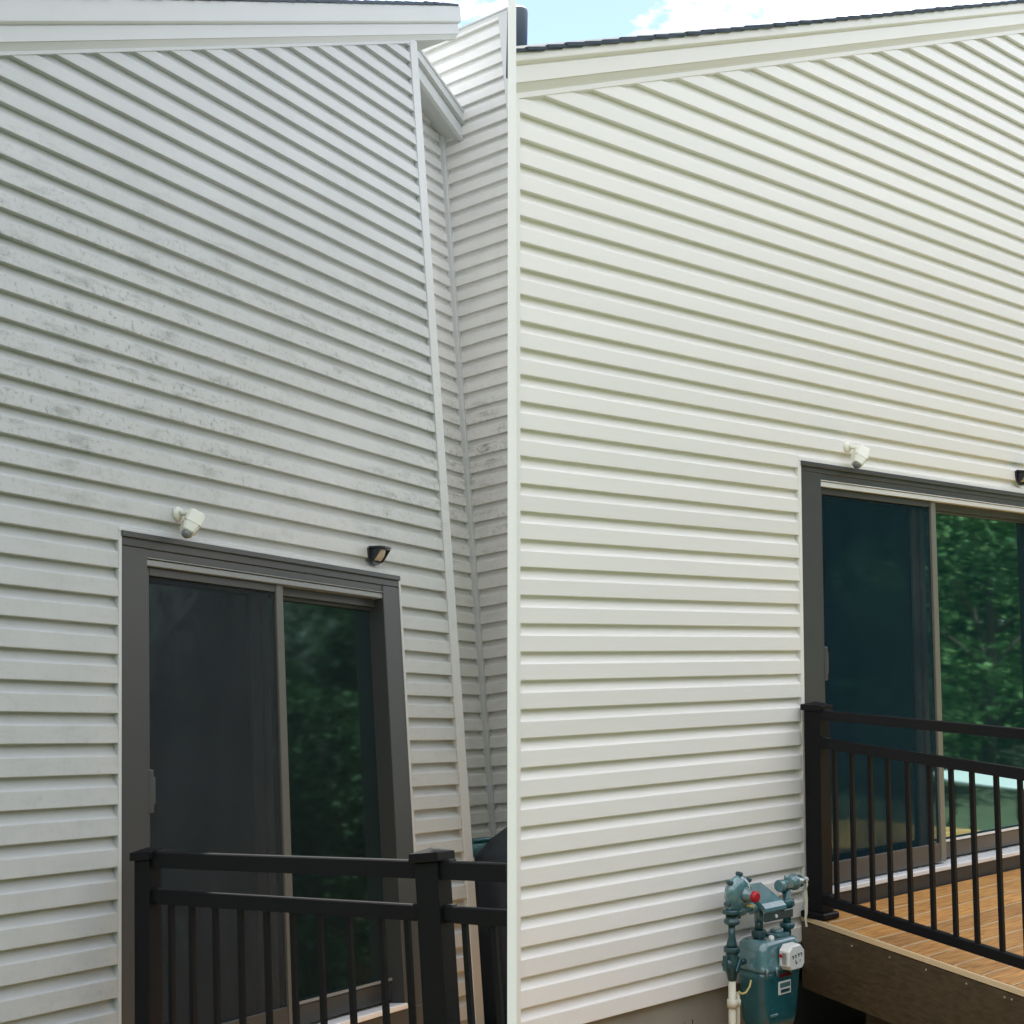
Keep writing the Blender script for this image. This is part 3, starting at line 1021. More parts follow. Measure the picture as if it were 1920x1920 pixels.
# ------------------------------------------------------------------ railings
def post_parts(t, x, y, z0, z1, half, base=True):
    b = MB()
    b.box(x - half, x + half, y - half, y + half, z0, z1 - 0.045, 0.003)
    p_ = b.build('post', M['rail'], t)
    b = MB()
    h2 = half + 0.012
    b.box(x - h2, x + h2, y - h2, y + h2, z1 - 0.0445, z1 - 0.016, 0.002)
    A = [b.bm.verts.new(Vector((x + sx * h2 * 0.98, y + sy * h2 * 0.98, z1 - 0.0155))) for sx, sy in ((-1, -1), (1, -1), (1, 1), (-1, 1))]
    top = b.bm.verts.new(Vector((x, y, z1)))
    b.bm.faces.new(A)
    for i in range(4):
        b.bm.faces.new((A[i], A[(i + 1) % 4], top))
    b.build('post_cap', M['rail'], p_)
    if base:
        b = MB()
        h3 = half + 0.022
        b.box(x - h3, x + h3, y - h3, y + h3, z0 + 0.001, z0 + 0.032, 0.006)
        b.build('post_base', M['rail'], p_)
    return p_

def rail_between(t, name, p0, p1, hh, hw):
    """a bevelled bar from p0 to p1 (centre of the top edge), hh high, hw half width"""
    p0, p1 = Vector(p0), Vector(p1)
    d = (p1 - p0).normalized()
    side = d.cross(Vector((0, 0, 1))).normalized()
    up = Vector((0, 0, 1))
    c = 0.004
    sec = [(-hw, -hh), (hw, -hh), (hw, -c), (hw - c, 0), (-hw + c, 0), (-hw, -c)]
    b = MB()
    b.sweep(sec, p0, p1, (side, up))
    return b.build(name, M['rail'], t)

def bracket(t, p, s):
    b = MB()
    b.box(p[0] - s, p[0] + s, p[1] - s, p[1] + s, p[2] - 0.046, p[2] + 0.006, 0.006, 2)
    return b.build('rail_bracket', M['rail'], t)

# railing on the clean house deck
rb = thing('deck_railing', 'dark brown railing with square balusters on the deck of the clean white house', 'railing', CLEAN, 'dark railings at the decks')
rx = lambda y: -0.110 + 0.2447 * (y + 0.236)
post_parts(rb, -0.070, -0.105, dz(-0.1), 1.585, 0.0455)
P0, P1 = -0.135, -1.70
lin = lambda a, b_, y: a + (b_ - a) * (y + 0.24) / (-1.30 + 0.24)
for nm, za, zc, hh, hw in (('top_rail', 1.546, 1.554, 0.044, 0.022), ('mid_rail', 1.413, 1.394, 0.048, 0.016), ('bottom_rail', 0.682, 0.643, 0.043, 0.018)):
    rail_between(rb, nm, (rx(P0), P0, lin(za, zc, P0)), (rx(P1), P1, lin(za, zc, P1)), hh, hw)
for zz in (1.546, 1.413, 0.686):
    bracket(rb, (rx(-0.165), -0.165, zz), 0.022)
for y in (-0.229, -0.343, -0.461, -0.573, -0.691, -0.821, -0.944, -1.059, -1.188, -1.31, -1.43, -1.55, -1.66):
    b = MB()
    b.box(rx(y) - 0.0095, rx(y) + 0.0095, y - 0.0095, y + 0.0095, lin(0.682, 0.643, y) - 0.02, lin(1.413, 1.394, y) - 0.02)
    b.build('baluster', M['rail'], rb)

post_parts(rb, rx(-1.745) + 0.01, -1.745, dz(-1.745), 1.600, 0.0455)

# railing by the grey house
ra = thing('deck_railing', 'dark brown railing with capped post before the dark door of the grey house', 'railing', GREY, 'dark railings at the decks')
ax = lambda y: 0.137 + 0.05 * (y + 0.165)
post_parts(ra, 0.132, -0.175, -0.05, 1.092, 0.036)
post_parts(ra, ax(-1.475), -1.475, -0.05, 1.022, 0.044)
zt_ = lambda y: 1.071 - 0.0750 * (-y - 0.257)
zm_ = lambda y: 0.937 - 0.0790 * (-y - 0.257)
for ya, yb_ in ((-0.205, -1.438), (-1.512, -1.775)):
    rail_between(ra, 'top_rail', (ax(ya), ya, zt_(ya)), (ax(yb_), yb_, zt_(yb_)), 0.056, 0.024)
    rail_between(ra, 'mid_rail', (ax(ya), ya, zm_(ya)), (ax(yb_), yb_, zm_(yb_)), 0.050, 0.016)
    rail_between(ra, 'bottom_rail', (ax(ya), ya, 0.22), (ax(yb_), yb_, 0.12), 0.045, 0.016)
for yy, f_ in ((-0.222, 1), (-1.415, 1), (-1.535, 1)):
    bracket(ra, (ax(yy), yy, zt_(yy)), 0.024)
    bracket(ra, (ax(yy), yy, zm_(yy)), 0.019)
for y in (-0.29, -0.393, -0.508, -0.628, -0.750, -0.870, -0.991, -1.118, -1.254, -1.36, -1.589, -1.70):
    b = MB()
    b.box(ax(y) - 0.009, ax(y) + 0.009, y - 0.009, y + 0.009, 0.14, zm_(y) - 0.03)
    b.build('baluster', M['rail'], ra)
# deck the grey railing stands on
dg = thing('wooden_deck', 'weathered tan deck under the dark railing of the grey house', 'deck', GREY)
yb = -0.05
while yb > -1.9:
    b = MB()
    b.box(0.0, 3.9, yb - 0.14, yb, -0.076, -0.051)
    b.build('deck_board', M['deck'], dg)
    yb -= 0.146
b = MB()
b.box(-0.02, -0.001, -1.93, -0.02, -0.3, -0.05)
b.build('rim_board', M['rim'], dg)

# ------------------------------------------------------------------ covered grill and teal regulator by the grey house
gc = thing('covered_grill', 'grill under a black cover behind the railing of the grey house', 'grill', GREY @ T(3.35, 0.0, -0.05))
b = MB()
st = [(0.0, -0.300, 0.44, 0.24), (0.10, -0.295, 0.44, 0.245), (0.35, -0.285, 0.43, 0.24), (0.60, -0.268, 0.42, 0.23), (0.70, -0.258, 0.42, 0.23),
      (0.80, -0.240, 0.415, 0.225), (0.92, -0.205, 0.41, 0.215), (1.00, -0.065, 0.40, 0.195), (1.08, 0.14, 0.38, 0.15), (1.13, 0.26, 0.36, 0.08)]
rings = []
NP = 40
for h, xl_, xr_, hy in st:
    ring = []
    for i in range(NP):
        a = 2 * math.pi * i / NP
        cx, cy = math.cos(a), math.sin(a)
        q = max(abs(cx), abs(cy))
        sx, sy = cx / q, cy / q
        sx = math.copysign(min(1, abs(sx)) ** 0.9, sx)
        xx = (xl_ + xr_) / 2 + sx * (xr_ - xl_) / 2
        yy = -0.04 + sy * hy
        fold = 0.014 * noise.noise(Vector((xx * 9, yy * 9, h * 1.5))) + 0.010 * math.sin(i * 2.4 + h * 3) * (1.0 if h < 0.8 else 0.3)
        ring.append(b.bm.verts.new(Vector((xx + sx * fold, yy + sy * fold, h + 0.008 * noise.noise(Vector((xx * 6, yy * 6, 2)))))))
    rings.append(ring)
for a, c in zip(rings, rings[1:]):
    for i in range(NP):
        f = b.bm.faces.new((a[i], a[(i + 1) % NP], c[(i + 1) % NP], c[i]))
        f.smooth = True
b.bm.faces.new(rings[-1])
b.bm.faces.new(rings[0])
b.build('cover', M['tarp'], gc)
b = MB()
b.tube([(-0.27, -0.20, 0.885), (-0.30, -0.12, 0.885), (-0.30, 0.06, 0.885), (-0.27, 0.13, 0.885)], 0.010, 8)
b.build('side_handle', M['tarp'], gc)

rg = thing('gas_regulator', 'teal rounded gas regulator head in the inside corner behind the black covered grill', 'regulator', GREY @ T(3.63, 0.45, 0.0))
b = MB()
b.lathe([(0.02, 0.80), (0.030, 0.845), (0.062, 0.862), (0.083, 0.885), (0.088, 0.915), (0.084, 0.928)], 24)
b.build('body', M['teal_light'], rg)
b = MB()
b.lathe([(0.086, 0.9285), (0.094, 0.931), (0.094, 0.949), (0.086, 0.953), (0.03, 0.957)], 24)
b.build('flange', M['teal'], rg)
b = MB()
b.lathe([(0.018, -0.05), (0.018, 0.80)], 12)
b.build('pipe', M['teal_dark'], rg)

# ------------------------------------------------------------------ gas meter by the clean house
gm = thing('gas_meter', 'teal gas meter with pipes, red-capped regulator and white dial box by the white siding', 'gas meter', CLEAN @ T(-0.60, -0.17, 0.0))
RY = Matrix.Rotation(math.radians(90), 4, 'X')        # lathe axis turned to face the viewer (-y)
RXm = Matrix.Rotation(math.radians(90), 4, 'Y')       # lathe axis along +x
px, py = -0.242, 0.0                                  # riser position
def hexnut(mb, r, z0, z1, x, y):
    mb.lathe([(r * 0.94, z0), (r, z0 + 0.003), (r, z1 - 0.003), (r * 0.94, z1)], 8, T(x, y, 0))
b = MB()
b.lathe([(0.0165, -0.05), (0.0165, 0.418)], 16, T(px, py, 0))
b.build('service_pipe', M['pvc'], gm)
b = MB()
b.lathe([(0.0225, 0.305), (0.0225, 0.338)], 16, T(px, py, 0))
b.lathe([(0.0150, 0.309), (0.0150, 0.334)], 12, T(px + 0.036, py - 0.002, 0))
b.box(px, px + 0.036, py - 0.010, py + 0.010, 0.311, 0.332)
b.build('pipe_clamp', M['pvc'], gm)
b = MB()
b.tube([(px + 0.036, py - 0.002, -0.05), (px + 0.037, py - 0.002, 0.30), (px + 0.037, py - 0.002, 0.362)], 0.0105, 10)
b.build('conduit', M['pvc'], gm)
b = MB()
b.tube([(px + 0.030, py - 0.012, 0.368), (px + 0.045, py - 0.02, 0.358), (px + 0.066, py - 0.026, 0.362), (px + 0.088, py - 0.03, 0.385), (px + 0.098, py - 0.03, 0.41)], 0.0042, 8)
b.build('tracer_wire', M['yellow'], gm)
b = MB()
b.lathe([(0.0165, 0.415), (0.020, 0.425), (0.027, 0.452), (0.032, 0.470), (0.032, 0.505), (0.027, 0.525), (0.0255, 0.535)], 18, T(px, py, 0))
hexnut(b, 0.036, 0.532, 0.556, px, py)
b.lathe([(0.020, -0.047), (0.021, 0.045)], 14, T(px, py, 0.488) @ RXm)
b.lathe([(0.013, 0.045), (0.013, 0.092)], 12, T(px, py, 0.483) @ RXm)
b.build('shutoff_valve', M['teal_dark'], gm)
b = MB()
b.box(px - 0.052, px - 0.044, py - 0.012, py + 0.012, 0.462, 0.525, 0.002)
b.box(px - 0.010, px + 0.012, py - 0.042, py - 0.032, 0.455, 0.515, 0.003, 1, T(px, 0, 0.485) @ Matrix.Rotation(math.radians(32), 4, 'Y') @ T(-px, 0, -0.485))
b.build('valve_key', M['teal_dark'], gm)
b = MB()
b.lathe([(0.027, 0.5565), (0.022, 0.572), (0.0155, 0.60), (0.0155, 0.655)], 16, T(px, py, 0))
b.lathe([(0.024, 0.648), (0.033, 0.653), (0.036, 0.66), (0.033, 0.668), (0.027, 0.672), (0.027, 0.694)], 18, T(px, py, 0))
b.lathe([(0.041, 0.6945), (0.042, 0.700), (0.042, 0.710), (0.038, 0.714)], 20, T(px, py, 0))
b.build('riser_pipe', M['teal_dark'], gm)
# regulator: pan facing the viewer with a spring tube and red cap
rc = Vector((-0.190, 0.0, 0.768))
b = MB()
b.lathe([(0.05, -0.040), (0.066, -0.030), (0.079, -0.012), (0.084, -0.004), (0.084, 0.006), (0.078, 0.012), (0.070, 0.022), (0.052, 0.030), (0.034, 0.034)], 30, T(*rc) @ RY)
b.box(rc.x - 0.078, rc.x - 0.022, rc.y - 0.012, rc.y + 0.02, 0.712, 0.74, 0.006, 2)
reg = b.build('regulator', M['teal_grey'], gm)
for ang in (40, 138, 200, 318, 262, 88):
    a = math.radians(ang)
    b = MB()
    b.lathe([(0.008, -0.014), (0.010, -0.012), (0.010, 0.012), (0.008, 0.016)], 8, T(rc.x + 0.089 * math.cos(a), rc.y, rc.z + 0.089 * math.sin(a)) @ RY)
    b.build('flange_bolt', M['teal_dark'], reg)
b = MB()
b.lathe([(0.033, 0.0345), (0.026, 0.040), (0.025, 0.072), (0.022, 0.076)], 20, T(rc.x + 0.006, rc.y, rc.z + 0.004) @ RY)
b.build('spring_tube', M['teal_grey'], reg)
b = MB()
b.lathe([(0.0235, 0.0765), (0.0245, 0.080), (0.0235, 0.096), (0.016, 0.102)], 20, T(rc.x + 0.006, rc.y, rc.z + 0.004) @ RY)
b.build('red_cap', M['red'], reg)
b = MB()
b.lathe([(0.0055, 0.03), (0.0065, 0.072)], 10, T(rc.x + 0.014, rc.y, rc.z - 0.040) @ RY)
b.build('vent_stub', M['yellow'], reg)
b = MB()
b.lathe([(0.028, -0.04), (0.028, 0.012), (0.019, 0.022), (0.018, 0.075)], 18, T(px + 0.065, 0.0, 0.705) @ RXm)
b.lathe([(0.024, 0.075), (0.026, 0.079), (0.026, 0.098), (0.024, 0.102)], 8, T(px + 0.055, 0.0, 0.700) @ RXm)
b.lathe([(0.020, 0.102), (0.020, 0.130)], 16, T(px + 0.055, 0.0, 0.698) @ RXm)
b.tube([(px + 0.178, 0, 0.698), (px + 0.192, 0, 0.694), (px + 0.198, 0, 0.680), (px + 0.199, 0, 0.640)], 0.021, 14)
b.build('inlet_pipe', M['teal_grey'], gm)
b = MB()
ix = px + 0.199
b.lathe([(0.019, 0.60), (0.019, 0.642)], 14, T(ix, 0, 0))
hexnut(b, 0.034, 0.572, 0.602, ix, 0)
b.lathe([(0.027, 0.55), (0.024, 0.572)], 14, T(ix, 0, 0))
b.build('inlet_union', M['teal_dark'], gm)
# meter bar behind: sloping plate with a rounded front edge
b = MB()
bx0, bx1 = -0.062, 0.080
b.prism([(0.075, 0.772), (0.080, 0.782), (-0.040, 0.722), (-0.062, 0.704), (-0.066, 0.690), (-0.056, 0.684), (-0.03, 0.700)], 'x', bx0 - 0.015, bx1)
bar = b.build('meter_bar', M['teal_grey'], gm)
b = MB()
b.box(bx0 - 0.008, bx1 + 0.06, -0.058, -0.044, 0.644, 0.682, 0.003)
b.box(-0.035, 0.055, 0.080, 0.096, 0.720, 0.775, 0.003)
b.build('bar_bracket', M['teal_dark'], bar)
b = MB()
b.lathe([(0.0085, 0.0), (0.0075, 0.006)], 8, T(0.005, -0.0585, 0.664) @ RY)
b.build('bar_bolt', M['meter_white'], bar)
# outlet side
ox = 0.170
b = MB()
b.lathe([(0.019, 0.55), (0.019, 0.765)], 16, T(ox, 0, 0))
b.lathe([(0.031, 0.583), (0.034, 0.588), (0.034, 0.602), (0.030, 0.608)], 8, T(ox, 0, 0))
b.lathe([(0.027, 0.636), (0.028, 0.648), (0.022, 0.654)], 16, T(ox, 0, 0))
b.lathe([(0.031, 0.676), (0.036, 0.681), (0.036, 0.706), (0.031, 0.711)], 8, T(ox, 0, 0))
b.build('outlet_pipe', M['teal'], gm)
b = MB()
b.box(ox - 0.028, ox + 0.028, -0.026, 0.026, 0.758, 0.796, 0.008, 2)
b.lathe([(0.025, -0.062), (0.027, -0.058), (0.027, -0.036), (0.022, -0.030), (0.020, 0.0)], 18, T(ox, 0, 0.772) @ RXm)
b.lathe([(0.020, 0.02), (0.032, 0.036), (0.036, 0.044), (0.036, 0.064), (0.031, 0.070), (0.028, 0.076), (0.028, 0.102), (0.020, 0.112), (0.016, 0.13)], 20, T(ox, 0, 0.778) @ RXm)
b.lathe([(0.011, 0.796), (0.010, 0.812)], 6, T(ox, 0, 0))
b.build('outlet_tee', M['teal_grey'], gm)
b = MB()
b.lathe([(0.015, 0.130), (0.015, 0.156)], 12, T(ox, 0, 0.779) @ RXm)
b.build('outlet_stub', M['steel'], gm)
b = MB()
b.tube([(ox - 0.05, -0.006, 0.752), (ox - 0.044, -0.014, 0.736), (ox - 0.034, -0.010, 0.732), (ox - 0.030, -0.004, 0.745)], 0.003, 6)
b.build('seal_wire', M['teal_dark'], gm)
b = MB()
b.bm.verts.ensure_lookup_table()
pts = [(0.283, -0.03, 0.742), (0.286, -0.03, 0.700), (0.281, -0.031, 0.640), (0.276, -0.03, 0.610), (0.284, -0.03, 0.578)]
L = []
for i, q in enumerate(pts):
    hw_ = 0.010 if 0 < i < 3 else 0.0065
    L.append([b.bm.verts.new(Vector(q) + Vector(d)) for d in ((-hw_, 0, 0), (hw_, 0, 0), (hw_, 0.003, 0), (-hw_, 0.003, 0))])
for a, c in zip(L, L[1:]):
    for i in range(4):
        b.bm.faces.new((a[i], a[(i + 1) % 4], c[(i + 1) % 4], c[i]))
b.bm.faces.new(L[0])
b.bm.faces.new(L[-1])
b.tube([(0.300, -0.02, 0.778), (0.295, -0.028, 0.765), (0.283, -0.03, 0.742)], 0.004, 6)
b.build('hanging_tag', M['pvc'], gm)
# meter body: rounded casting in two halves
def rrect(cx, cy, hx, hy, r, n=5):
    out = []
    for sx, sy, a0 in ((1, 1, 0), (-1, 1, 90), (-1, -1, 180), (1, -1, 270)):
        for i in range(n + 1):
            a = math.radians(a0 + 90 * i / n)
            out.append((cx + sx * (hx - r) + r * math.cos(a), cy + sy * (hy - r) + r * math.sin(a)))
    return out
def loft(name, m, sts, parent):
    mb = MB()
    rings = []
    for z, cx, cy, hx, hy, r in sts:
        rings.append([mb.bm.verts.new(Vector((q[0], q[1], z))) for q in rrect(cx, cy, hx, hy, r)])
    for a, c in zip(rings, rings[1:]):
        kk = len(a)
        for i in range(kk):
            f = mb.bm.faces.new((a[i], a[(i + 1) % kk], c[(i + 1) % kk], c[i]))
            f.smooth = True
    mb.bm.faces.new(rings[0])
    mb.bm.faces.new(rings[-1])
    return mb.build(name, m, parent)
BCX, BCY = 0.026, -0.002
body = loft('upper_case', M['teal_grey'], [(0.437, BCX, BCY, 0.146, 0.090, 0.04), (0.446, BCX, BCY, 0.152, 0.096, 0.045), (0.455, BCX, BCY, 0.150, 0.094, 0.045), (0.47, BCX, BCY, 0.147, 0.088, 0.045),
                                        (0.515, BCX, BCY, 0.142, 0.083, 0.04), (0.548, BCX, BCY, 0.136, 0.077, 0.036), (0.560, BCX, BCY, 0.128, 0.068, 0.034), (0.566, BCX, BCY, 0.112, 0.054, 0.03)], gm)
loft('lower_case', M['teal'], [(0.165, BCX, BCY, 0.095, 0.050, 0.03), (0.178, BCX, BCY, 0.112, 0.062, 0.035), (0.228, BCX, BCY, 0.128, 0.073, 0.042), (0.34, BCX, BCY, 0.139, 0.081, 0.046), (0.41, BCX, BCY, 0.144, 0.085, 0.046), (0.4365, BCX, BCY, 0.146, 0.089, 0.045)], gm)
for bxx in (-0.115, -0.045, 0.06, 0.12):
    b = MB()
    b.lathe([(0.0065, 0.425), (0.0065, 0.462)], 8, T(bxx, -0.096, 0))
    b.build('case_bolt', M['teal_grey'], body)
b = MB()
b.box(0.03, 0.115, -0.055, 0.03, 0.566, 0.580, 0.006, 2)
b.lathe([(0.030, 0.580), (0.030, 0.588), (0.024, 0.594)], 16, T(0.072, -0.012, 0))
b.build('top_cover', M['teal_grey'], gm)
b = MB()
b.lathe([(0.013, 0.556), (0.013, 0.578), (0.008, 0.583)], 12, T(-0.022, -0.052, 0))
b.build('top_plug', M['meter_white'], gm)
# index (dial box) on the front
b = MB()
b.box(-0.020, 0.100, -0.100, -0.084, 0.444, 0.545, 0.008, 2)
b.build('index_base', M['teal'], gm)
ic = Vector((0.036, -0.098, 0.497))
oc = [(0.058, 0.03), (0.034, 0.052), (-0.034, 0.052), (-0.058, 0.03), (-0.058, -0.03), (-0.040, -0.048), (0.040, -0.048), (0.058, -0.03)]
b = MB()
A = [b.bm.verts.new(Vector((ic.x + q[0] * 1.06, ic.y, ic.z + q[1] * 1.05))) for q in oc]
B = [b.bm.verts.new(Vector((ic.x + q[0], ic.y - 0.044, ic.z + q[1]))) for q in oc]
B2 = [b.bm.verts.new(Vector((ic.x + q[0] * 0.93, ic.y - 0.050, ic.z + q[1] * 0.93))) for q in oc]
for U, V in ((A, B), (B, B2)):
    for i in range(8):
        b.bm.faces.new((U[i], U[(i + 1) % 8], V[(i + 1) % 8], V[i]))
b.bm.faces.new(A)
b.bm.faces.new(B2)
idx = b.build('index_box', M['meter_white'], gm)
b = MB()
b.box(ic.x - 0.0605, ic.x - 0.0585, ic.y - 0.036, ic.y - 0.006, ic.z - 0.026, ic.z + 0.024)
b.build('index_window', M['steel'], idx)
# dial marks on the index face: four small clock pointers over two more
yf = ic.y - 0.0503
for (mx_, mz_, w_, h_, an) in ((-0.032, 0.010, 0.013, 0.0045, 0), (-0.028, 0.003, 0.0045, 0.012, 20), (-0.011, 0.012, 0.012, 0.0045, 0), (-0.009, 0.005, 0.0045, 0.012, -15),
                           (0.011, 0.016, 0.013, 0.0045, 0), (0.014, 0.009, 0.0045, 0.013, 25), (0.031, 0.017, 0.012, 0.0045, 0), (0.034, 0.010, 0.0045, 0.012, 15),
                           (-0.010, -0.013, 0.0045, 0.013, 0), (-0.004, -0.021, 0.012, 0.0045, -30), (0.022, -0.013, 0.003, 0.009, 20)):
    b = MB()
    b.box(-w_ / 2, w_ / 2, -0.0012, 0.0, -h_ / 2, h_ / 2, 0.0, 1, T(ic.x + mx_, yf, ic.z + mz_) @ Matrix.Rotation(math.radians(an), 4, 'Y'))
    b.build('dial_mark', M['black'], idx)
b = MB()
b.lathe([(0.008, 0.0), (0.007, 0.006)], 12, T(ic.x - 0.067, ic.y - 0.012, ic.z + 0.012) @ Matrix.Rotation(math.radians(-90), 4, 'Y'))
b.build('red_seal', M['red'], idx)
b = MB()
b.box(-0.014, 0.078, -0.0895, -0.086, 0.408, 0.432, 0.001)
b.build('red_label', M['maroon'], gm)
b = MB()
b.box(-0.020, 0.072, -0.0885, -0.083, 0.336, 0.392, 0.002)
pl_ = b.build('name_plate', M['meter_white'], gm)
b = MB()
b.box(-0.006, 0.060, -0.0905, -0.0887, 0.345, 0.358)
b.build('plate_slot', M['teal_dark'], pl_)
b = MB()
b.box(-0.012, 0.064, -0.0900, -0.0887, 0.366, 0.385)
b.build('plate_print', M['teal_grey'], pl_)
b = MB()
b.box(-0.075, -0.02, -0.085, -0.078, 0.250, 0.262, 0.002)
b.build('lower_mark', M['teal_grey'], gm)

# ------------------------------------------------------------------ ground
def ground_sheet():
    bm = bmesh.new()
    N = 60
    S_ = 90.0
    vs = {}
    for i in range(N + 1):
        for j in range(N + 1):
            x, y = -S_ + 2 * S_ * i / N, -S_ + 2 * S_ * j / N
            vs[i, j] = bm.verts.new((x, y, -0.14 + 0.012 * noise.noise(Vector((x * 0.3, y * 0.3, 0)))))
    for i in range(N):
        for j in range(N):
            bm.faces.new((vs[i, j], vs[i + 1, j], vs[i + 1, j + 1], vs[i, j + 1]))
    me = bpy.data.meshes.new('lawn')
    bm.to_mesh(me)
    bm.free()
    me.materials.append(M['lawn'])
    o = bpy.data.objects.new('lawn', me)
    COL.objects.link(o)
    o['kind'] = 'structure'
ground_sheet()
b = MB()
b.prism([(-2.4, 0.011), (3.4, 0.011), (3.4, -1.9), (-0.2, -1.9), (-0.9, -0.75), (-2.6, -0.6)], 'z', -0.3, 0.005)
sb = b.build('soil_bed', M['soil'], None)
sb.matrix_world = CLEAN
sb['kind'] = 'structure'

# weeds poking up by the foundation
def weed(x, y, h, label):
    b = MB()
    for i in range(7):
        a = random.uniform(0, 2 * math.pi)
        d = Vector((math.cos(a), math.sin(a), 0)) * random.uniform(0.02, 0.07)
        s_ = Vector((-d.y, d.x, 0)).normalized() * random.uniform(0.010, 0.018)
        hh = h * random.uniform(0.6, 1.0)
        v = [b.bm.verts.new(q) for q in (Vector((0, 0, 0)), d * 0.6 + s_ + Vector((0, 0, hh * 0.6)), d + Vector((0, 0, hh)), d * 0.6 - s_ + Vector((0, 0, hh * 0.6)))]
        b.bm.faces.new(v)
    b.tube([(0, 0, 0), (0.005, 0, h * 0.5), (0.0, 0.004, h * 0.9)], 0.003, 5)
    o = b.build('weed', M['weed'], None)
    o.matrix_world = CLEAN @ T(x, y, 0.005)
    o['label'] = label
    o['category'] = 'weed'
weed(-1.00, -0.08, 0.285, 'small dark weed tip left of the pale gas service pipe at the foundation')
weed(-1.32, -0.08, 0.275, 'dark weed tip below the siding farthest from the gas meter')

# ------------------------------------------------------------------ trees, shrubs and table that the door glass mirrors
def tree(label, H, x, y, h, r, n, m, leaf=0.11, low=0.18, name='leafy_tree'):
    t = thing(name, label, 'tree', Matrix.Translation((H @ Vector((x, y, 0))) * Vector((1, 1, 0)) if False else Vector(((H @ Vector((x, y, 0))).x, (H @ Vector((x, y, 0))).y, -0.13))), 'trees mirrored in the door glass')
    b = MB()
    b.tube([(0, 0, 0), (0.03, 0.02, h * 0.3), (-0.04, 0.03, h * 0.6), (0.02, 0, h * 0.9)], 0.1, 10, [0.03 * h, 0.024 * h, 0.016 * h, 0.005 * h])
    for i in range(7):
        a = 2 * math.pi * i / 7 + random.uniform(-0.3, 0.3)
        z0 = h * random.uniform(0.2, 0.6)
        q = Vector((math.cos(a), math.sin(a), 0.6)) * r * 0.7
        b.tube([(0, 0, z0), Vector((0, 0, z0)) + q * 0.5, Vector((0, 0, z0)) + q], 0.03, 6, [0.012 * h, 0.008 * h, 0.003 * h])
    b.build('trunk', M['bark'], t)
    verts, faces = [], []
    clumps = []
    for i in range(26 if n < 8000 else 60):
        a = random.uniform(0, 2 * math.pi)
        f = random.uniform(low, 1.0)
        rad = r * (1.0 - 0.55 * abs(f - 0.45) / 0.55) * random.uniform(0.35, 1.0)
        clumps.append((Vector((rad * math.cos(a), rad * math.sin(a), h * f)), r * random.uniform(0.22, 0.42)))
    for i in range(n):
        c, cr = random.choice(clumps)
        d = Vector((random.gauss(0, 1), random.gauss(0, 1), random.gauss(0, 0.8))).normalized() * cr * random.uniform(0.55, 1.0)
        p_ = c + d
        u = Vector((random.gauss(0, 1), random.gauss(0, 1), random.gauss(0, 0.6))).normalized()
        v = u.cross(Vector((random.gauss(0, 1), random.gauss(0, 1), random.gauss(0, 1)))).normalized()
        s_ = leaf * random.uniform(0.5, 1.2)
        k0 = len(verts)
        verts += [p_ - u * s_ * 0.5, p_ + v * s_ * 0.28, p_ + u * s_ * 0.5, p_ - v * s_ * 0.28]
        faces.append((k0, k0 + 1, k0 + 2, k0 + 3))
    me = bpy.data.meshes.new('crown')
    me.from_pydata([tuple(q) for q in verts], [], faces)
    me.materials.append(m)
    o = bpy.data.objects.new('crown', me)
    COL.objects.link(o)
    o.parent = t
    return t

tree('tall dark leafy tree mirrored high in the right pane of the white house', CLEAN, 16.5, -8.2, 9.5, 4.6, 16000, M['leaf_dark'], 0.30, 0.08)
tree('broad dark tree mirrored behind the white table in the right pane', CLEAN, 21.0, -8.5, 9.0, 4.8, 16000, M['leaf_dark'], 0.32, 0.05)
tree('bushy green tree mirrored across the right pane above the white table', CLEAN, 10.6, -4.6, 3.3, 1.8, 7000, M['leaf_light'], 0.13, 0.12)
tree('dark round tree mirrored in the screened pane of the white house', CLEAN, 12.5, -9.8, 7.6, 3.8, 12000, M['leaf_dark'], 0.24, 0.08)
tree('loose green shrub mirrored low in the right pane of the white house', CLEAN, 13.6, -5.4, 3.0, 1.9, 6000, M['leaf_light'], 0.14, 0.05)
tree('green shrub mirrored in the right pane of the grey house door', GREY, 3.45, -0.95, 2.1, 0.40, 5000, M['leaf_light'], 0.055, 0.3)
tree('dark shrub mirrored at the left edge of the grey house right pane', GREY, 2.95, -0.70, 1.9, 0.34, 3500, M['leaf_dark'], 0.055, 0.25)
tree('dark taller shrub mirrored at the right edge of the grey house right pane', GREY, 4.25, -1.25, 2.6, 0.46, 6000, M['leaf_dark'], 0.055, 0.3)
tree('dark shrub mirrored behind the green shrub in the grey house door', GREY, 5.0, -1.65, 3.0, 0.5, 6000, M['leaf_dark'], 0.055, 0.25)

# unseen wood added behind and beside the viewer to block low sky
rw = random.Random(21)
verts, faces = [], []
for i in range(15000):
    a = math.radians(rw.uniform(62, 300))
    rad = 19 + rw.gauss(0, 1.6)
    top = 8.5 + 3.0 * noise.noise(Vector((math.sin(a) * 3.0, math.cos(a) * 3.0, 0.5)))
    z = -0.1 + top * rw.random() ** 0.8
    p_ = Vector((rad * math.sin(a), rad * math.cos(a) + 3.0, z))
    u = Vector((rw.gauss(0, 1), rw.gauss(0, 1), rw.gauss(0, 1))).normalized()
    v = u.cross(Vector((rw.gauss(0, 1), rw.gauss(0, 1), rw.gauss(0, 1)))).normalized()
    q = rw.uniform(0.5, 1.1)
    k0 = len(verts)
    verts += [p_ - u * q * 0.5, p_ + v * q * 0.4, p_ + u * q * 0.5, p_ - v * q * 0.4]
    faces.append((k0, k0 + 1, k0 + 2, k0 + 3))
me = bpy.data.meshes.new('sky_blocking_woods')
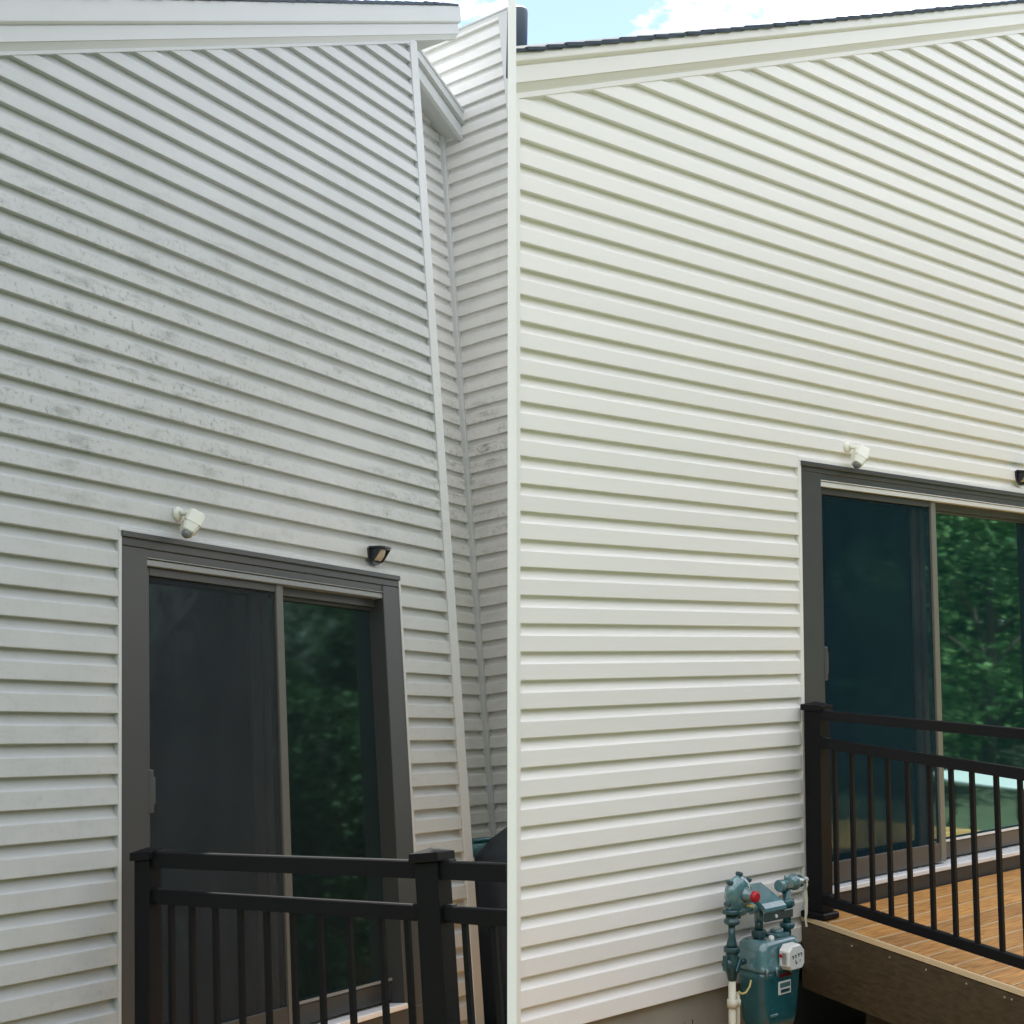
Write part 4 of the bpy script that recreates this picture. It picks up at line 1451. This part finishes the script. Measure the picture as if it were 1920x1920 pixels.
me.from_pydata([tuple(q) for q in verts], [], faces)
me.materials.append(M['leaf_dark'])
o = bpy.data.objects.new('sky_blocking_woods', me)
COL.objects.link(o)
o['kind'] = 'stuff'
o['label'] = 'leafy wood added around the yard to block low sky, mirrored dark green in the door glass'
o['category'] = 'sky_blocking_woods'

# hedge along the back of the white house
hd = thing('hedge', 'dense dark hedge mirrored as the green backdrop in the grey house door', 'hedge', CLEAN @ T(0, 0, -0.13))
verts, faces = [], []
for i in range(26000):
    hx = random.uniform(-0.9, 3.2)
    hz = random.uniform(0.02, 3.0) if random.random() < 0.9 else random.uniform(2.8, 3.25)
    hy = 0.52 + random.gauss(0, 0.10) + 0.10 * noise.noise(Vector((hx * 2.2, hz * 2.2, 0)))
    hy = max(0.22, hy)
    p_ = Vector((hx, hy, hz))
    u = Vector((random.gauss(0, 1), random.gauss(0, 0.6), random.gauss(0, 1))).normalized()
    v = u.cross(Vector((random.gauss(0, 0.5), random.gauss(0, 1.4), random.gauss(0, 0.5)))).normalized()
    s_ = random.uniform(0.04, 0.085)
    k0 = len(verts)
    verts += [p_ - u * s_ * 0.5, p_ + v * s_ * 0.3, p_ + u * s_ * 0.5, p_ - v * s_ * 0.3]
    faces.append((k0, k0 + 1, k0 + 2, k0 + 3))
me = bpy.data.meshes.new('foliage')
me.from_pydata([tuple(q) for q in verts], [], faces)
me.materials.append(M['leaf_dark'])
o = bpy.data.objects.new('foliage', me)
COL.objects.link(o)
o.parent = hd
for i in range(9):
    b = MB()
    sx = -0.7 + 0.46 * i
    b.tube([(sx, 0.5, 0), (sx + random.uniform(-0.1, 0.1), 0.52, 1.2), (sx + random.uniform(-0.15, 0.15), 0.5, 2.5)], 0.02, 6, [0.025, 0.018, 0.006])
    b.build('stem', M['bark'], hd)

tb = thing('patio_table', 'white-topped round patio table mirrored in the right pane of the white house', 'table', Matrix.Translation(Vector(((CLEAN @ Vector((6.35, -2.25, 0))).x, (CLEAN @ Vector((6.35, -2.25, 0))).y, -0.13))))
b = MB()
b.lathe([(0.54, 0.635), (0.56, 0.64), (0.56, 0.658), (0.54, 0.663)], 40)
b.build('table_top', M['table_top'], tb)
for i in range(4):
    a = math.radians(45 + 90 * i)
    b = MB()
    b.tube([(0.44 * math.cos(a), 0.44 * math.sin(a), 0.634), (0.42 * math.cos(a), 0.42 * math.sin(a), 0.30), (0.60 * math.cos(a), 0.60 * math.sin(a), 0.0)], 0.02, 8)
    b.build('leg', M['rail'], tb)
